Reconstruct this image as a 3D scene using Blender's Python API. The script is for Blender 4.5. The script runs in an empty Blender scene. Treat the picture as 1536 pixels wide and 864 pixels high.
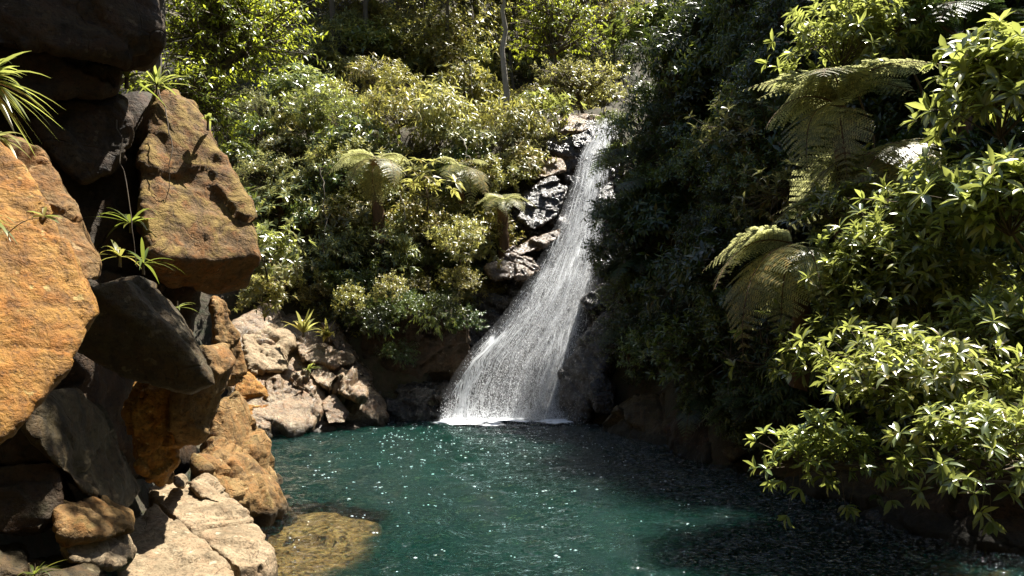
import bpy, bmesh, math, time
import numpy as np
from mathutils import Vector, Matrix
T0 = time.time()
sc = bpy.context.scene
COL = sc.collection
R = math.radians
# ------------------------------------------------------------------ camera
CAMH = 2.0; FPX = 1183.0; HZ = 480.0          # camera height, focal length and horizon row (1536 px wide photo)
cd = bpy.data.cameras.new('camera'); cam = bpy.data.objects.new('camera', cd); COL.objects.link(cam)
cam.location = (0, 0, CAMH); cam.rotation_euler = (R(90), 0, 0)
cd.sensor_width = 36.0; cd.lens = 36.0 * FPX / 1536.0; cd.shift_y = (HZ - 432.0) / 1536.0
cd.clip_start = 0.05; cd.clip_end = 500
sc.camera = cam
# ------------------------------------------------------------------ light
SUN_EL, SUN_AZ = 67.0, 50.0                    # azimuth: degrees to the right of the view direction
w = bpy.data.worlds.new('World'); sc.world = w; w.use_nodes = True
nt = w.node_tree; nt.nodes.clear()
wo = nt.nodes.new('ShaderNodeOutputWorld'); bg = nt.nodes.new('ShaderNodeBackground'); sky = nt.nodes.new('ShaderNodeTexSky')
sky.sky_type = 'NISHITA'; sky.sun_disc = False; sky.sun_elevation = R(SUN_EL); sky.sun_rotation = R(SUN_AZ)
bg.inputs['Strength'].default_value = 0.05
nt.links.new(sky.outputs[0], bg.inputs[0]); nt.links.new(bg.outputs[0], wo.inputs[0])
SUND = Vector((math.cos(R(SUN_EL)) * math.sin(R(SUN_AZ)), math.cos(R(SUN_EL)) * math.cos(R(SUN_AZ)), math.sin(R(SUN_EL))))
sl = bpy.data.lights.new('sun', 'SUN'); sl.energy = 5.0; sl.angle = R(0.55); sl.color = (1.0, 0.955, 0.87)
so = bpy.data.objects.new('sun', sl); COL.objects.link(so); so.rotation_euler = SUND.to_track_quat('Z', 'Y').to_euler(); so.location = (8, 8, 30)
vs = sc.view_settings; vs.view_transform = 'Standard'; vs.look = 'None'; vs.exposure = 1.75; vs.gamma = 1.0; vs.use_curve_mapping = False
sc.cycles.use_denoising = True
try:
    sc.cycles.denoiser = 'OPENIMAGEDENOISE'; sc.cycles.denoising_input_passes = 'RGB_ALBEDO_NORMAL'
except Exception: pass
sc.cycles.max_bounces = 6; sc.cycles.diffuse_bounces = 2; sc.cycles.glossy_bounces = 2
sc.cycles.transmission_bounces = 4; sc.cycles.transparent_max_bounces = 12
sc.cycles.caustics_reflective = False; sc.cycles.caustics_refractive = False
sc.cycles.sample_clamp_indirect = 4.0
# ------------------------------------------------------------------ maths helpers
def P(px, py, Y): return np.array([(px - 768.0) / FPX * Y, Y, CAMH + (HZ - py) / FPX * Y])
def unit(v): return v / np.maximum(np.linalg.norm(v, axis=-1, keepdims=True), 1e-9)
def sstep(a, b, x):
    t = np.clip((x - a) / (b - a), 0, 1); return t * t * (3 - 2 * t)
def _hash(i, j, k):
    n = (i * 374761393 + j * 668265263 + k * 2147483647 + 1013904223) & 0xffffffff
    n = ((n ^ (n >> 13)) * 1274126177) & 0xffffffff
    n = ((n ^ (n >> 16)) * 2246822519) & 0xffffffff
    return ((n ^ (n >> 15)) & 0xffffff) / float(0xffffff) * 2 - 1
def vnoise(p):
    p = np.asarray(p, float); f = np.floor(p); t = p - f; i = f.astype(np.int64); t = t * t * t * (t * (t * 6 - 15) + 10)
    out = 0
    for a in (0, 1):
        wx = t[:, 0] if a else 1 - t[:, 0]
        for b in (0, 1):
            wy = t[:, 1] if b else 1 - t[:, 1]
            for c in (0, 1):
                wz = t[:, 2] if c else 1 - t[:, 2]
                out = out + wx * wy * wz * _hash(i[:, 0] + a, i[:, 1] + b, i[:, 2] + c)
    return out
def fbm(p, o=4, g=0.5):
    s = 0; a = 1.0; p = np.asarray(p, float)
    for _ in range(o):
        s = s + a * vnoise(p); p = p * 2.03 + 17.3; a *= g
    return s
def ridged(p, o=4):
    s = 0; a = 1.0; p = np.asarray(p, float)
    for _ in range(o):
        s = s + a * (1 - 2 * np.abs(vnoise(p))); p = p * 2.1 + 9.7; a *= 0.5
    return s
def worley(q, seed=0):
    """nearest jittered cell of each point: offset from its centre, three cell random numbers, distance to the cell border"""
    q = np.asarray(q, float); f = np.floor(q).astype(np.int64); n = len(q); b1 = np.full(n, 9e9); b2 = np.full(n, 9e9); cen = np.zeros((n, 3)); idx = np.zeros((n, 3), np.int64)
    for a in (-1, 0, 1):
        for b in (-1, 0, 1):
            for c in (-1, 0, 1):
                i = f + np.array([a, b, c]); h = lambda k: _hash(i[:, 0] + k * 57 + seed * 131, i[:, 1] - k * 91, i[:, 2] + k * 17)
                p = i + 0.5 + 0.42 * np.stack([h(1), h(2), h(3)], 1); d = ((q - p) ** 2).sum(1); m = d < b1
                b2 = np.where(m, b1, np.minimum(b2, d)); b1 = np.where(m, d, b1); cen[m] = p[m]; idx[m] = i[m]
    r = np.stack([_hash(idx[:, 0] + k * 313 + seed, idx[:, 1] + k * 71, idx[:, 2] - k * 29) for k in range(4)], 1)
    return q - cen, r, np.sqrt(b2) - np.sqrt(b1)
# ------------------------------------------------------------------ object helpers
def mesh_from(name, V, F, mat=None, smooth=False):
    V = np.ascontiguousarray(V, np.float32); F = np.ascontiguousarray(F, np.int32)
    me = bpy.data.meshes.new(name); k = F.shape[1]; n = len(F)
    me.vertices.add(len(V)); me.vertices.foreach_set('co', V.ravel())
    me.loops.add(n * k); me.loops.foreach_set('vertex_index', F.ravel())
    me.polygons.add(n); me.polygons.foreach_set('loop_start', np.arange(0, n * k, k, dtype=np.int32))
    me.update(calc_edges=True)
    if smooth: me.polygons.foreach_set('use_smooth', np.ones(n, bool))
    if mat: me.materials.append(mat)
    return me
def link(name, me, parent=None):
    o = bpy.data.objects.new(name, me); COL.objects.link(o)
    if parent: o.parent = parent
    return o
def empty(name, loc=(0, 0, 0)):
    o = bpy.data.objects.new(name, None); COL.objects.link(o); o.location = tuple(loc); o.empty_display_size = 0.2; return o
def tag(o, label=None, cat=None, group=None, kind=None):
    if label: o['label'] = label
    if cat: o['category'] = cat
    if group: o['group'] = group
    if kind: o['kind'] = kind
    return o
def grid_faces(nx, ny):
    a = np.arange(nx * ny).reshape(ny, nx)
    return np.stack([a[:-1, :-1], a[:-1, 1:], a[1:, 1:], a[1:, :-1]], -1).reshape(-1, 4)
# ------------------------------------------------------------------ materials
class N:
    def __init__(s, name):
        s.m = bpy.data.materials.new(name); s.m.use_nodes = True; s.t = s.m.node_tree; s.t.nodes.clear()
    def n(s, typ, **kw):
        x = s.t.nodes.new(typ)
        for k, v in kw.items():
            if k.startswith('i_'):
                key = k[2:]; x.inputs[int(key) if key.isdigit() else key.replace('_', ' ')].default_value = v
            else: setattr(x, k, v)
        return x
    def l(s, a, b): s.t.links.new(a, b)
    def noise(s, co, scale, detail=5.0, rough=0.55, dist=0.0):
        x = s.n('ShaderNodeTexNoise'); x.inputs['Scale'].default_value = scale; x.inputs['Detail'].default_value = detail
        x.inputs['Roughness'].default_value = rough; x.inputs['Distortion'].default_value = dist
        if co is not None: s.l(co, x.inputs['Vector'])
        return x.outputs[0]
    def ramp(s, v, stops):
        x = s.n('ShaderNodeValToRGB'); e = x.color_ramp.elements
        while len(e) < len(stops): e.new(0.5)
        for k, (p, c) in enumerate(stops):
            e[k].position = p; e[k].color = (c if hasattr(c, '__len__') else (c, c, c)) + (1,) if hasattr(c, '__len__') else (c, c, c, 1)
        s.l(v, x.inputs[0]); return x.outputs[0]
    def mix(s, f, a, b, mode='MIX'):
        x = s.n('ShaderNodeMix', data_type='RGBA', blend_type=mode)
        for inp, v in ((x.inputs[0], f), (x.inputs[6], a), (x.inputs[7], b)):
            if isinstance(v, (int, float)): inp.default_value = v
            elif isinstance(v, tuple): inp.default_value = v + (1,)
            else: s.l(v, inp)
        return x.outputs[2]
    def math(s, op, a, b=None, clamp=False):
        x = s.n('ShaderNodeMath', operation=op, use_clamp=clamp)
        for k, v in ((0, a), (1, b)):
            if v is None: continue
            if isinstance(v, (int, float)): x.inputs[k].default_value = v
            else: s.l(v, x.inputs[k])
        return x.outputs[0]
    def out(s, sh):
        o = s.n('ShaderNodeOutputMaterial'); s.l(sh, o.inputs[0]); return s.m
def leaf_mat(name, base, trans, rough=0.33, tf=0.38, spec=0.5, brown=0.03):
    m = N(name); g = m.n('ShaderNodeNewGeometry'); oi = m.n('ShaderNodeObjectInfo')
    rnd = g.outputs['Random Per Island']
    b2 = tuple(c * f for c, f in zip(base, (0.55, 0.6, 0.7))); b3 = (base[0] * 1.75, base[1] * 1.35, base[2] * 1.0)
    c = m.ramp(rnd, [(0.0, b2), (0.55, base), (0.97 - brown, b3), (1.0, (0.13, 0.075, 0.025))])
    hs = m.n('ShaderNodeHueSaturation'); m.l(c, hs.inputs['Color'])
    m.l(m.math('ADD', m.math('MULTIPLY', oi.outputs['Random'], 0.06), 0.47), hs.inputs['Hue'])
    m.l(m.math('ADD', m.math('MULTIPLY', oi.outputs['Random'], 0.5), 0.75), hs.inputs['Value'])
    p = m.n('ShaderNodeBsdfPrincipled'); m.l(hs.outputs[0], p.inputs['Base Color'])
    p.inputs['Roughness'].default_value = rough; p.inputs['Specular IOR Level'].default_value = spec
    t = m.n('ShaderNodeBsdfTranslucent')
    t2 = tuple(min(1, c * 1.5) for c in trans)
    m.l(m.ramp(rnd, [(0, tuple(c * 0.6 for c in trans)), (0.6, trans), (1.0, t2)]), t.inputs['Color'])
    ms = m.n('ShaderNodeMixShader'); ms.inputs[0].default_value = tf
    m.l(p.outputs[0], ms.inputs[1]); m.l(t.outputs[0], ms.inputs[2])
    return m.out(ms.outputs[0])
def bark_mat(name, a, b, scale=14):
    m = N(name); tc = m.n('ShaderNodeTexCoord'); mp = m.n('ShaderNodeMapping'); mp.inputs['Scale'].default_value = (1, 1, 0.25)
    m.l(tc.outputs['Object'], mp.inputs[0]); n1 = m.noise(mp.outputs[0], scale, 6, 0.65)
    p = m.n('ShaderNodeBsdfPrincipled', i_Roughness=0.85); m.l(m.ramp(n1, [(0.3, a), (0.7, b)]), p.inputs['Base Color'])
    bp = m.n('ShaderNodeBump', i_Strength=0.7, i_Distance=0.02); m.l(n1, bp.inputs['Height']); m.l(bp.outputs[0], p.inputs['Normal'])
    return m.out(p.outputs[0])
def rock_mat(name, dark, mid, light, stain, stain_amt=0.5, moss_amt=0.3, rough=0.75, strata=(0.6, 0.2, 1.0), scale=1.0, wet=0.0, mosscol=(0.075, 0.085, 0.018), val=0.76, band=0.9):
    m = N(name); tc = m.n('ShaderNodeTexCoord'); co = tc.outputs['Object']
    mp = m.n('ShaderNodeMapping'); mp.inputs['Rotation'].default_value = strata; mp.inputs['Scale'].default_value = (1, 1, 4.5); m.l(co, mp.inputs[0])
    big = m.noise(co, 1.3 * scale, 6, 0.6, 0.6); st = m.noise(mp.outputs[0], 2.6 * scale, 7, 0.65, 0.4)
    fine = m.noise(co, 26 * scale, 6, 0.7); mid_n = m.noise(co, 6 * scale, 6, 0.65, 0.5)
    c = m.ramp(m.mix(0.5, big, st), [(0.32, dark), (0.5, mid), (0.68, light)])
    c = m.mix(m.math('MULTIPLY', m.ramp(mid_n, [(0.45, 0.0), (0.62, 1.0)]), stain_amt), c, stain)
    c = m.mix(m.ramp(fine, [(0.35, 0.75), (0.5, 0.0)]), c, tuple(x * 0.45 for x in dark))
    spots = m.noise(co, 11 * scale, 3, 0.5)
    c = m.mix(m.ramp(spots, [(0.66, 0.0), (0.7, 0.55)]), c, tuple(min(0.6, x * 1.35 + 0.06) for x in light))
    ge = m.n('ShaderNodeNewGeometry'); sp = m.n('ShaderNodeSeparateXYZ'); m.l(ge.outputs['Normal'], sp.inputs[0])
    mn = m.noise(co, 3.1 * scale, 7, 0.7, 0.3)
    mf = m.math('ADD', mn, m.math('MULTIPLY', sp.outputs[2], 0.12))
    mfac = m.math('MULTIPLY', m.ramp(mf, [(0.72 - 0.35 * moss_amt, 0.0), (0.82 - 0.35 * moss_amt, 1.0)]), min(1.0, moss_amt * 1.6))
    c = m.mix(mfac, c, mosscol)
    vo = m.n('ShaderNodeTexVoronoi', feature='DISTANCE_TO_EDGE'); vo.inputs['Scale'].default_value = 1.9 * scale
    dn = m.n('ShaderNodeTexNoise'); dn.inputs['Scale'].default_value = 1.1 * scale; dn.inputs['Detail'].default_value = 2.5; m.l(co, dn.inputs['Vector'])
    vm = m.n('ShaderNodeVectorMath', operation='MULTIPLY_ADD'); m.l(dn.outputs['Color'], vm.inputs[0]); vm.inputs[1].default_value = (0.9, 0.9, 0.9); m.l(co, vm.inputs[2]); m.l(vm.outputs[0], vo.inputs['Vector'])
    ck = m.math('MULTIPLY', m.ramp(vo.outputs['Distance'], [(0.0, 1.0), (0.02, 0.0)]), m.math('MULTIPLY', m.ramp(big, [(0.48, 0.0), (0.6, 1.0)]), m.ramp(mid_n, [(0.4, 0.0), (0.6, 1.0)])))
    c = m.mix(m.math('MULTIPLY', ck, 0.5), c, tuple(x * 0.3 for x in dark))
    streak = m.n('ShaderNodeMapping'); streak.inputs['Scale'].default_value = (5, 5, 0.55); m.l(co, streak.inputs[0])
    c = m.mix(m.ramp(m.noise(streak.outputs[0], 1.3 * scale, 6, 0.65, 0.3), [(0.5, 0.0), (0.68, 0.75)]), c, tuple(x * 0.75 for x in dark))
    sz = m.n('ShaderNodeSeparateXYZ'); m.l(co, sz.inputs[0])
    wetf = m.ramp(m.math('ADD', sz.outputs[2], m.math('MULTIPLY', mid_n, -0.22)), [(0.0, 1.0), (0.09, 0.0)])
    c = m.mix(m.math('MULTIPLY', wetf, band), c, m.mix(0.5, tuple(x * 0.55 for x in dark), (0.02, 0.022, 0.01)))
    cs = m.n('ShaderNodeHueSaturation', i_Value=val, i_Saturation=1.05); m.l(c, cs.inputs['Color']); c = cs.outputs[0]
    p = m.n('ShaderNodeBsdfPrincipled'); m.l(c, p.inputs['Base Color'])
    p.inputs['Roughness'].default_value = rough; p.inputs['Specular IOR Level'].default_value = 0.3 + wet * 0.4
    if wet: m.l(m.ramp(mid_n, [(0.4, 0.12 + 0.1 * (1 - wet)), (0.65, rough)]), p.inputs['Roughness'])
    h = m.math('SUBTRACT', m.math('ADD', m.math('MULTIPLY', fine, 0.4), m.math('ADD', mid_n, m.math('ADD', m.math('MULTIPLY', st, 0.35), m.math('MULTIPLY', mfac, 0.3)))), m.math('MULTIPLY', ck, 0.4))
    bp = m.n('ShaderNodeBump', i_Strength=0.85, i_Distance=0.05); m.l(h, bp.inputs['Height']); m.l(bp.outputs[0], p.inputs['Normal'])
    return m.out(p.outputs[0])
M = {}
M['orange'] = rock_mat('rock_orange', (0.17, 0.078, 0.02), (0.40, 0.205, 0.048), (0.50, 0.31, 0.10), (0.34, 0.125, 0.02), 0.7, 0.12, 0.7, scale=1.6)
M['ochre'] = rock_mat('rock_ochre', (0.11, 0.065, 0.026), (0.27, 0.165, 0.065), (0.40, 0.27, 0.12), (0.30, 0.12, 0.028), 0.5, 0.25, 0.8, scale=1.3, mosscol=(0.12, 0.11, 0.03))
M['mossy'] = rock_mat('rock_mossy', (0.08, 0.05, 0.022), (0.19, 0.115, 0.05), (0.30, 0.19, 0.09), (0.26, 0.10, 0.022), 0.6, 0.58, 0.85, scale=1.4, mosscol=(0.26, 0.175, 0.052))
M['tan'] = rock_mat('rock_tan', (0.16, 0.115, 0.065), (0.36, 0.275, 0.17), (0.50, 0.40, 0.27), (0.33, 0.20, 0.11), 0.45, 0.1, 0.75, scale=1.5)
M['pale'] = rock_mat('rock_pale', (0.10, 0.065, 0.042), (0.31, 0.235, 0.15), (0.5, 0.41, 0.28), (0.27, 0.13, 0.055), 0.6, 0.12, 0.65, scale=1.6, wet=0.1)
M['olive'] = rock_mat('rock_olive', (0.04, 0.03, 0.013), (0.11, 0.08, 0.034), (0.2, 0.15, 0.07), (0.13, 0.062, 0.02), 0.5, 0.25, 0.7, scale=1.2, val=0.55, mosscol=(0.075, 0.07, 0.02))  # albedo lowered to keep shaded blocks dark: shade put into the colour
M['dark'] = rock_mat('rock_dark', (0.03, 0.02, 0.011), (0.08, 0.053, 0.028), (0.15, 0.1, 0.048), (0.13, 0.055, 0.018), 0.55, 0.3, 0.75, val=0.5, mosscol=(0.05, 0.05, 0.014))  # albedo lowered against the fill light, so the colour carries shade
M['wet'] = rock_mat('rock_wet', (0.012, 0.01, 0.009), (0.04, 0.033, 0.028), (0.1, 0.083, 0.07), (0.07, 0.04, 0.022), 0.4, 0.1, 0.45, wet=1.0, scale=1.5)
M['wetbrown'] = rock_mat('rock_wet_brown', (0.05, 0.033, 0.02), (0.14, 0.093, 0.055), (0.27, 0.2, 0.14), (0.17, 0.085, 0.03), 0.5, 0.1, 0.5, wet=0.8, scale=1.4)
M['bed'] = rock_mat('rock_bed', (0.10, 0.055, 0.02), (0.30, 0.18, 0.07), (0.5, 0.34, 0.14), (0.13, 0.07, 0.025), 0.6, 0.1, 0.8, scale=2.2, val=0.95, band=0.0)
def ground_mat():
    m = N('forest_floor'); tc = m.n('ShaderNodeTexCoord'); co = tc.outputs['Object']
    a = m.noise(co, 1.1, 6, 0.6, 0.5); b = m.noise(co, 9, 6, 0.7)
    c = m.ramp(a, [(0.3, (0.018, 0.014, 0.008)), (0.5, (0.045, 0.033, 0.018)), (0.7, (0.09, 0.06, 0.03))])
    c = m.mix(m.ramp(b, [(0.45, 0.0), (0.65, 0.7)]), c, (0.028, 0.038, 0.012))
    p = m.n('ShaderNodeBsdfPrincipled', i_Roughness=0.9); m.l(c, p.inputs['Base Color'])
    bp = m.n('ShaderNodeBump', i_Strength=0.9, i_Distance=0.08); m.l(b, bp.inputs['Height']); m.l(bp.outputs[0], p.inputs['Normal'])
    return m.out(p.outputs[0])
M['ground'] = ground_mat()
#            albedo                  transmitted
M['l_bright'] = leaf_mat('leaf_bright', (0.165, 0.20, 0.065), (0.42, 0.46, 0.10), 0.25, 0.40, 0.9)
M['l_yellow'] = leaf_mat('leaf_yellow', (0.23, 0.24, 0.07), (0.54, 0.52, 0.14), 0.33, 0.40)
M['l_lime'] = leaf_mat('leaf_lime', (0.15, 0.20, 0.03), (0.52, 0.58, 0.05), 0.33, 0.45)
M['l_mid'] = leaf_mat('leaf_mid', (0.09, 0.13, 0.03), (0.28, 0.33, 0.05), 0.28, 0.34, 0.7)
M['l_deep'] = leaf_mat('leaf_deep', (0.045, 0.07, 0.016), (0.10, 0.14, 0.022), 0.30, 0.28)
M['l_olive'] = leaf_mat('leaf_olive', (0.20, 0.195, 0.05), (0.46, 0.43, 0.09), 0.33, 0.36, brown=0.08)
M['l_pale'] = leaf_mat('leaf_pale', (0.205, 0.22, 0.08), (0.40, 0.40, 0.13), 0.28, 0.34, brown=0.05)
M['fern'] = leaf_mat('fern_leaf_sunlit', (0.24, 0.25, 0.11), (0.62, 0.62, 0.26), 0.38, 0.42)  # lightened so the fronds look sunlit: sunlight put into the colour
M['fern_shaded'] = leaf_mat('fern_leaf_shaded', (0.04, 0.075, 0.026), (0.09, 0.14, 0.03), 0.42, 0.3)  # darker copy for ferns in shade: the shade is in the colour
M['twig'] = bark_mat('twig', (0.04, 0.026, 0.014), (0.12, 0.085, 0.045))
M['bark'] = bark_mat('bark', (0.05, 0.04, 0.028), (0.16, 0.13, 0.09))
M['palebark'] = bark_mat('pale_bark', (0.22, 0.19, 0.14), (0.45, 0.40, 0.32))
M['fernbark'] = bark_mat('fern_trunk', (0.05, 0.025, 0.012), (0.16, 0.085, 0.04), 22)
def inside(px, py, poly):
    r = np.zeros(px.shape, bool); n = len(poly); j = n - 1
    for i in range(n):
        (xi, yi), (xj, yj) = poly[i], poly[j]
        r ^= ((yi > py) != (yj > py)) & (px < (xj - xi) * (py - yi) / (yj - yi + 1e-9) + xi); j = i
    return r
# ------------------------------------------------------------------ terrain
YR = [-10, 0, 3, 6.66, 7.63, 8.76, 10.07, 11.0, 12.3, 14.8, 15.6, 16, 17, 18, 20, 24, 30, 45, 80]
XR = [6.5, 5.6, 4.9, 4.40, 4.15, 3.98, 3.45, 2.72, 2.55, 1.95, 1.45, 1.5, 1.75, 2.1, 2.75, 3.5, 4.5, 7, 12]
YL = [-10, 0, 3, 5, 7, 9, 12, 14.6, 16, 18, 25, 40, 80]
XL = [-3.4, -3.2, -3.1, -3.1, -3.4, -3.9, -4.6, -5.0, -4.6, -6, -9, -12, -20]
def hill(x, Y):
    x = np.asarray(x, float); Y = np.asarray(Y, float)
    p2 = np.stack([x.ravel() * 0.55, Y.ravel() * 0.55, np.zeros(x.size)], 1)
    n1 = fbm(p2, 3).reshape(x.shape); n2 = fbm(p2 * 3.7 + 5, 3).reshape(x.shape)
    # right bank
    d = x - np.interp(Y, YR, XR) + n1 * 0.18
    far = np.interp(d, [-4, 0, .35, 1, 2, 3, 5, 9, 30], [-4, 0, .9, 3.8, 7.4, 9.8, 12.2, 15, 24])
    near = np.interp(d, [-4, 0, .6, 1.5, 3, 5, 9, 30], [-4, 0, .45, 1.7, 3.5, 5.0, 7.2, 16])
    k = sstep(8.5, 12.0, Y); zr = near * (1 - k) + far * k
    zr = zr + np.interp(Y, [16, 20.3, 30, 60], [0, 4.5, 6, 12]) * sstep(-0.5, 0.4, d)
    # left bank
    d = np.interp(Y, YL, XL) - x + n1 * 0.2
    near = np.interp(d, [-4, 0, .4, .9, 1.5, 3, 8, 30], [-4, 0, 1.4, 3.4, 5.4, 8.0, 13, 26])  # upper bank raised out of view to block sky light
    far = np.interp(d, [-4, 0, .6, 2, 4, 6, 12, 30], [-4, 0, .5, 2.1, 4.4, 7.2, 12.5, 22])
    k = sstep(8.5, 11.0, Y); zl = near * (1 - k) + far * k
    # back wall and the gorge above the fall
    dl = Y - 15.7 + n1 * 0.25
    fl = np.interp(dl, [-4, 0, .25, .8, 2, 3, 4.5, 6, 9, 14, 20, 30, 60], [-4, 0, 1.6, 2.5, 3.6, 5.0, 6.7, 7.6, 9.2, 13.5, 19, 27, 40])
    fr = np.interp(Y - 0.45, [12, 16, 16.5, 17, 17.5, 18.2, 18.9, 19.5, 20.3, 24, 30, 40, 60], [-4, -.3, 1.16, 2, 2.89, 4.0, 5.2, 6.12, 6.85, 7.5, 10.5, 18, 32])
    k = sstep(-1.0, -2.4, x); zf = fl * k + fr * (1 - k)
    zn = np.interp(Y, [-40, -20, -8, 0, 2.2, 3.2, 8], [24, 15, 5.0, 0.35, 0.3, -0.6, -4])   # the near shore the photographer stands on, raised behind to block sky light
    z = np.maximum.reduce([zr, zl, zf, zn, np.full(x.shape, -2.6)])
    return z + (n1 * 0.22 + n2 * 0.11) * sstep(0.1, 1.2, np.abs(z) + 0.0)
def axis(parts):
    out = []
    for a, b, s in parts: out.append(np.arange(a, b, s))
    return np.concatenate(out)
GX = axis([(-44, -9, 1.0), (-9, 9, 0.13), (9, 44.1, 1.0)]); GY = axis([(-34, 1, 0.8), (1, 23, 0.13), (23, 45, 0.4), (45, 76, 1.0)])
XX, YY = np.meshgrid(GX, GY); ZZ = hill(XX, YY)
def zat(x, Y):
    x = np.asarray(x, float); Y = np.asarray(Y, float)
    i = np.clip(np.searchsorted(GX, x) - 1, 0, len(GX) - 2); j = np.clip(np.searchsorted(GY, Y) - 1, 0, len(GY) - 2)
    u = np.clip((x - GX[i]) / (GX[i + 1] - GX[i]), 0, 1); v = np.clip((Y - GY[j]) / (GY[j + 1] - GY[j]), 0, 1)
    return (ZZ[j, i] * (1 - u) + ZZ[j, i + 1] * u) * (1 - v) + (ZZ[j + 1, i] * (1 - u) + ZZ[j + 1, i + 1] * u) * v
def hit(px, py, y0=3.0, y1=70.0):
    """where the view ray of photo pixel(s) meets the terrain"""
    px = np.atleast_1d(np.asarray(px, float)); py = np.atleast_1d(np.asarray(py, float))
    best = np.full(px.shape, np.nan)
    for Y in np.arange(y0, y1, 0.08):
        x = (px - 768) / FPX * Y; z = CAMH + (HZ - py) / FPX * Y
        h = np.isnan(best) & (zat(x, np.full(x.shape, Y)) >= z)
        best[h] = Y
    ok = ~np.isnan(best); b = np.where(ok, best, y1)
    return np.stack([(px - 768) / FPX * b, b, CAMH + (HZ - py) / FPX * b], 1), ok
def gnormal(x, Y):
    e = 0.35
    g = np.stack([-(zat(x + e, Y) - zat(x - e, Y)) / (2 * e), -(zat(x, Y + e) - zat(x, Y - e)) / (2 * e), np.ones_like(x)], -1)
    return unit(g)
tag(link('hillside', mesh_from('hillside', np.stack([XX, YY, ZZ], -1).reshape(-1, 3), grid_faces(len(GX), len(GY)), M['ground'], True)), kind='structure')
print('terrain', round(time.time() - T0, 1))
# ------------------------------------------------------------------ rocks
def chip(pts, seed, n=5, keep=0.95):
    """knock corners off a hull with random planes"""
    g = np.random.default_rng(seed); b = bmesh.new(); hull_into(b, pts); c = np.mean(pts, 0)
    for _ in range(n):
        nn = unit(g.normal(size=3)); sup = ((np.array(pts) - c) @ nn).max(); co = c + nn * sup * g.uniform(keep - .05, keep + .03)
        bmesh.ops.bisect_plane(b, geom=b.verts[:] + b.edges[:] + b.faces[:], plane_co=tuple(co), plane_no=tuple(nn), clear_outer=True)
    out = [np.array(v.co) for v in b.verts]; b.free(); return out
def hull_into(bm, pts):
    vs_ = [bm.verts.new(tuple(p)) for p in pts]
    r = bmesh.ops.convex_hull(bm, input=vs_)
    pts = np.array(pts)
    junk = [e for e in r['geom_interior'] + r['geom_unused'] if isinstance(e, bmesh.types.BMVert)]
    if junk: bmesh.ops.delete(bm, geom=list(set(junk)), context='VERTS')
def remeshed(name, hulls, res=56, smooth=1, rough=1.0, chips=3, facet=0.65, strata=0.0, sdir=(0.5, 0.1, 0.85), sfreq=3.0, seed=0, mat=None, cracks=(), pits=0.0):
    bm = bmesh.new(); allp = []
    for i_, h in enumerate(hulls): hull_into(bm, chip(h, seed * 31 + i_, chips)); allp += list(h)
    bmesh.ops.recalc_face_normals(bm, faces=bm.faces)
    me = bpy.data.meshes.new(name + '_hull'); bm.to_mesh(me); bm.free()
    allp = np.array(allp); size = (allp.max(0) - allp.min(0)); s = float(np.sort(size)[1:].mean())
    ob = bpy.data.objects.new('work', me); COL.objects.link(ob)
    md = ob.modifiers.new('r', 'REMESH'); md.mode = 'VOXEL'; md.voxel_size = max(s / res, 0.012); md.use_smooth_shade = True
    ms = ob.modifiers.new('s', 'SMOOTH'); ms.factor = 0.5; ms.iterations = smooth
    dg = bpy.context.evaluated_depsgraph_get(); out = bpy.data.meshes.new_from_object(ob.evaluated_get(dg)); out.name = name
    bpy.data.objects.remove(ob); bpy.data.meshes.remove(me)
    n = len(out.vertices); co = np.empty(n * 3, np.float32); out.vertices.foreach_get('co', co); co = co.reshape(-1, 3).astype(float)
    no = np.empty(n * 3, np.float32); out.vertices.foreach_get('normal', no); no = no.reshape(-1, 3)
    o = seed * 7.31
    q = co / max(s, 0.3)
    d = fbm(q * 1.6 + o, 3) * 0.018 + fbm(q * 24 + o, 2) * 0.004 + ridged(q * 3.4 + o, 4) * 0.016 + fbm(q * 11 + o, 3) * 0.008
    if pits: d = d - pits * np.clip(fbm(q * 5 + o + 3, 3) - 0.15, 0, 1) * 0.16
    if facet:
        wq = q * 2.3 * np.array([1, 1, 1.25]) + fbm(q * 3 + o, 2)[:, None] * 0.12; df, rr, ed = worley(wq, seed)
        d = d + facet * (rr[:, 0] * 0.024 + (df * rr[:, 1:4]).sum(1) * 0.075 - 0.014 * np.exp(-(ed / 0.05) ** 2))
        df, rr, ed = worley(q * 5.5 + 3.3, seed + 9); d = d + facet * ((df * rr[:, 1:4]).sum(1) * 0.022 + rr[:, 0] * 0.004)
    d = d * s * rough
    if strata:
        t = co @ unit(np.array(sdir, float)) * sfreq + fbm(q * 1.1 + o, 2) * 0.35
        fr = np.abs(t - np.round(t)); step = np.floor(t)
        hsh = _hash(step.astype(np.int64), np.full(n, seed, np.int64), np.full(n, 3, np.int64))
        d = d + strata * (hsh * 0.5 - np.exp(-(fr / 0.06) ** 2) * 0.8) * np.clip(fbm(q * 2 + o, 2) * 1.2 + 0.5, 0, 1)
    for (p0, nn, wd, dep) in cracks:
        t = np.abs((co - p0) @ unit(np.array(nn, float)) + fbm(q * 2.5 + o, 3) * s * 0.05)
        d = d - dep * np.exp(-(t / wd) ** 2)
    co = co + no * d[:, None]
    out.vertices.foreach_set('co', np.ascontiguousarray(co, np.float32).ravel()); out.update()
    out.materials.clear()
    if mat: out.materials.append(mat)
    out.polygons.foreach_set('use_smooth', np.ones(len(out.polygons), bool))
    return out
RK = [0]
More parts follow.
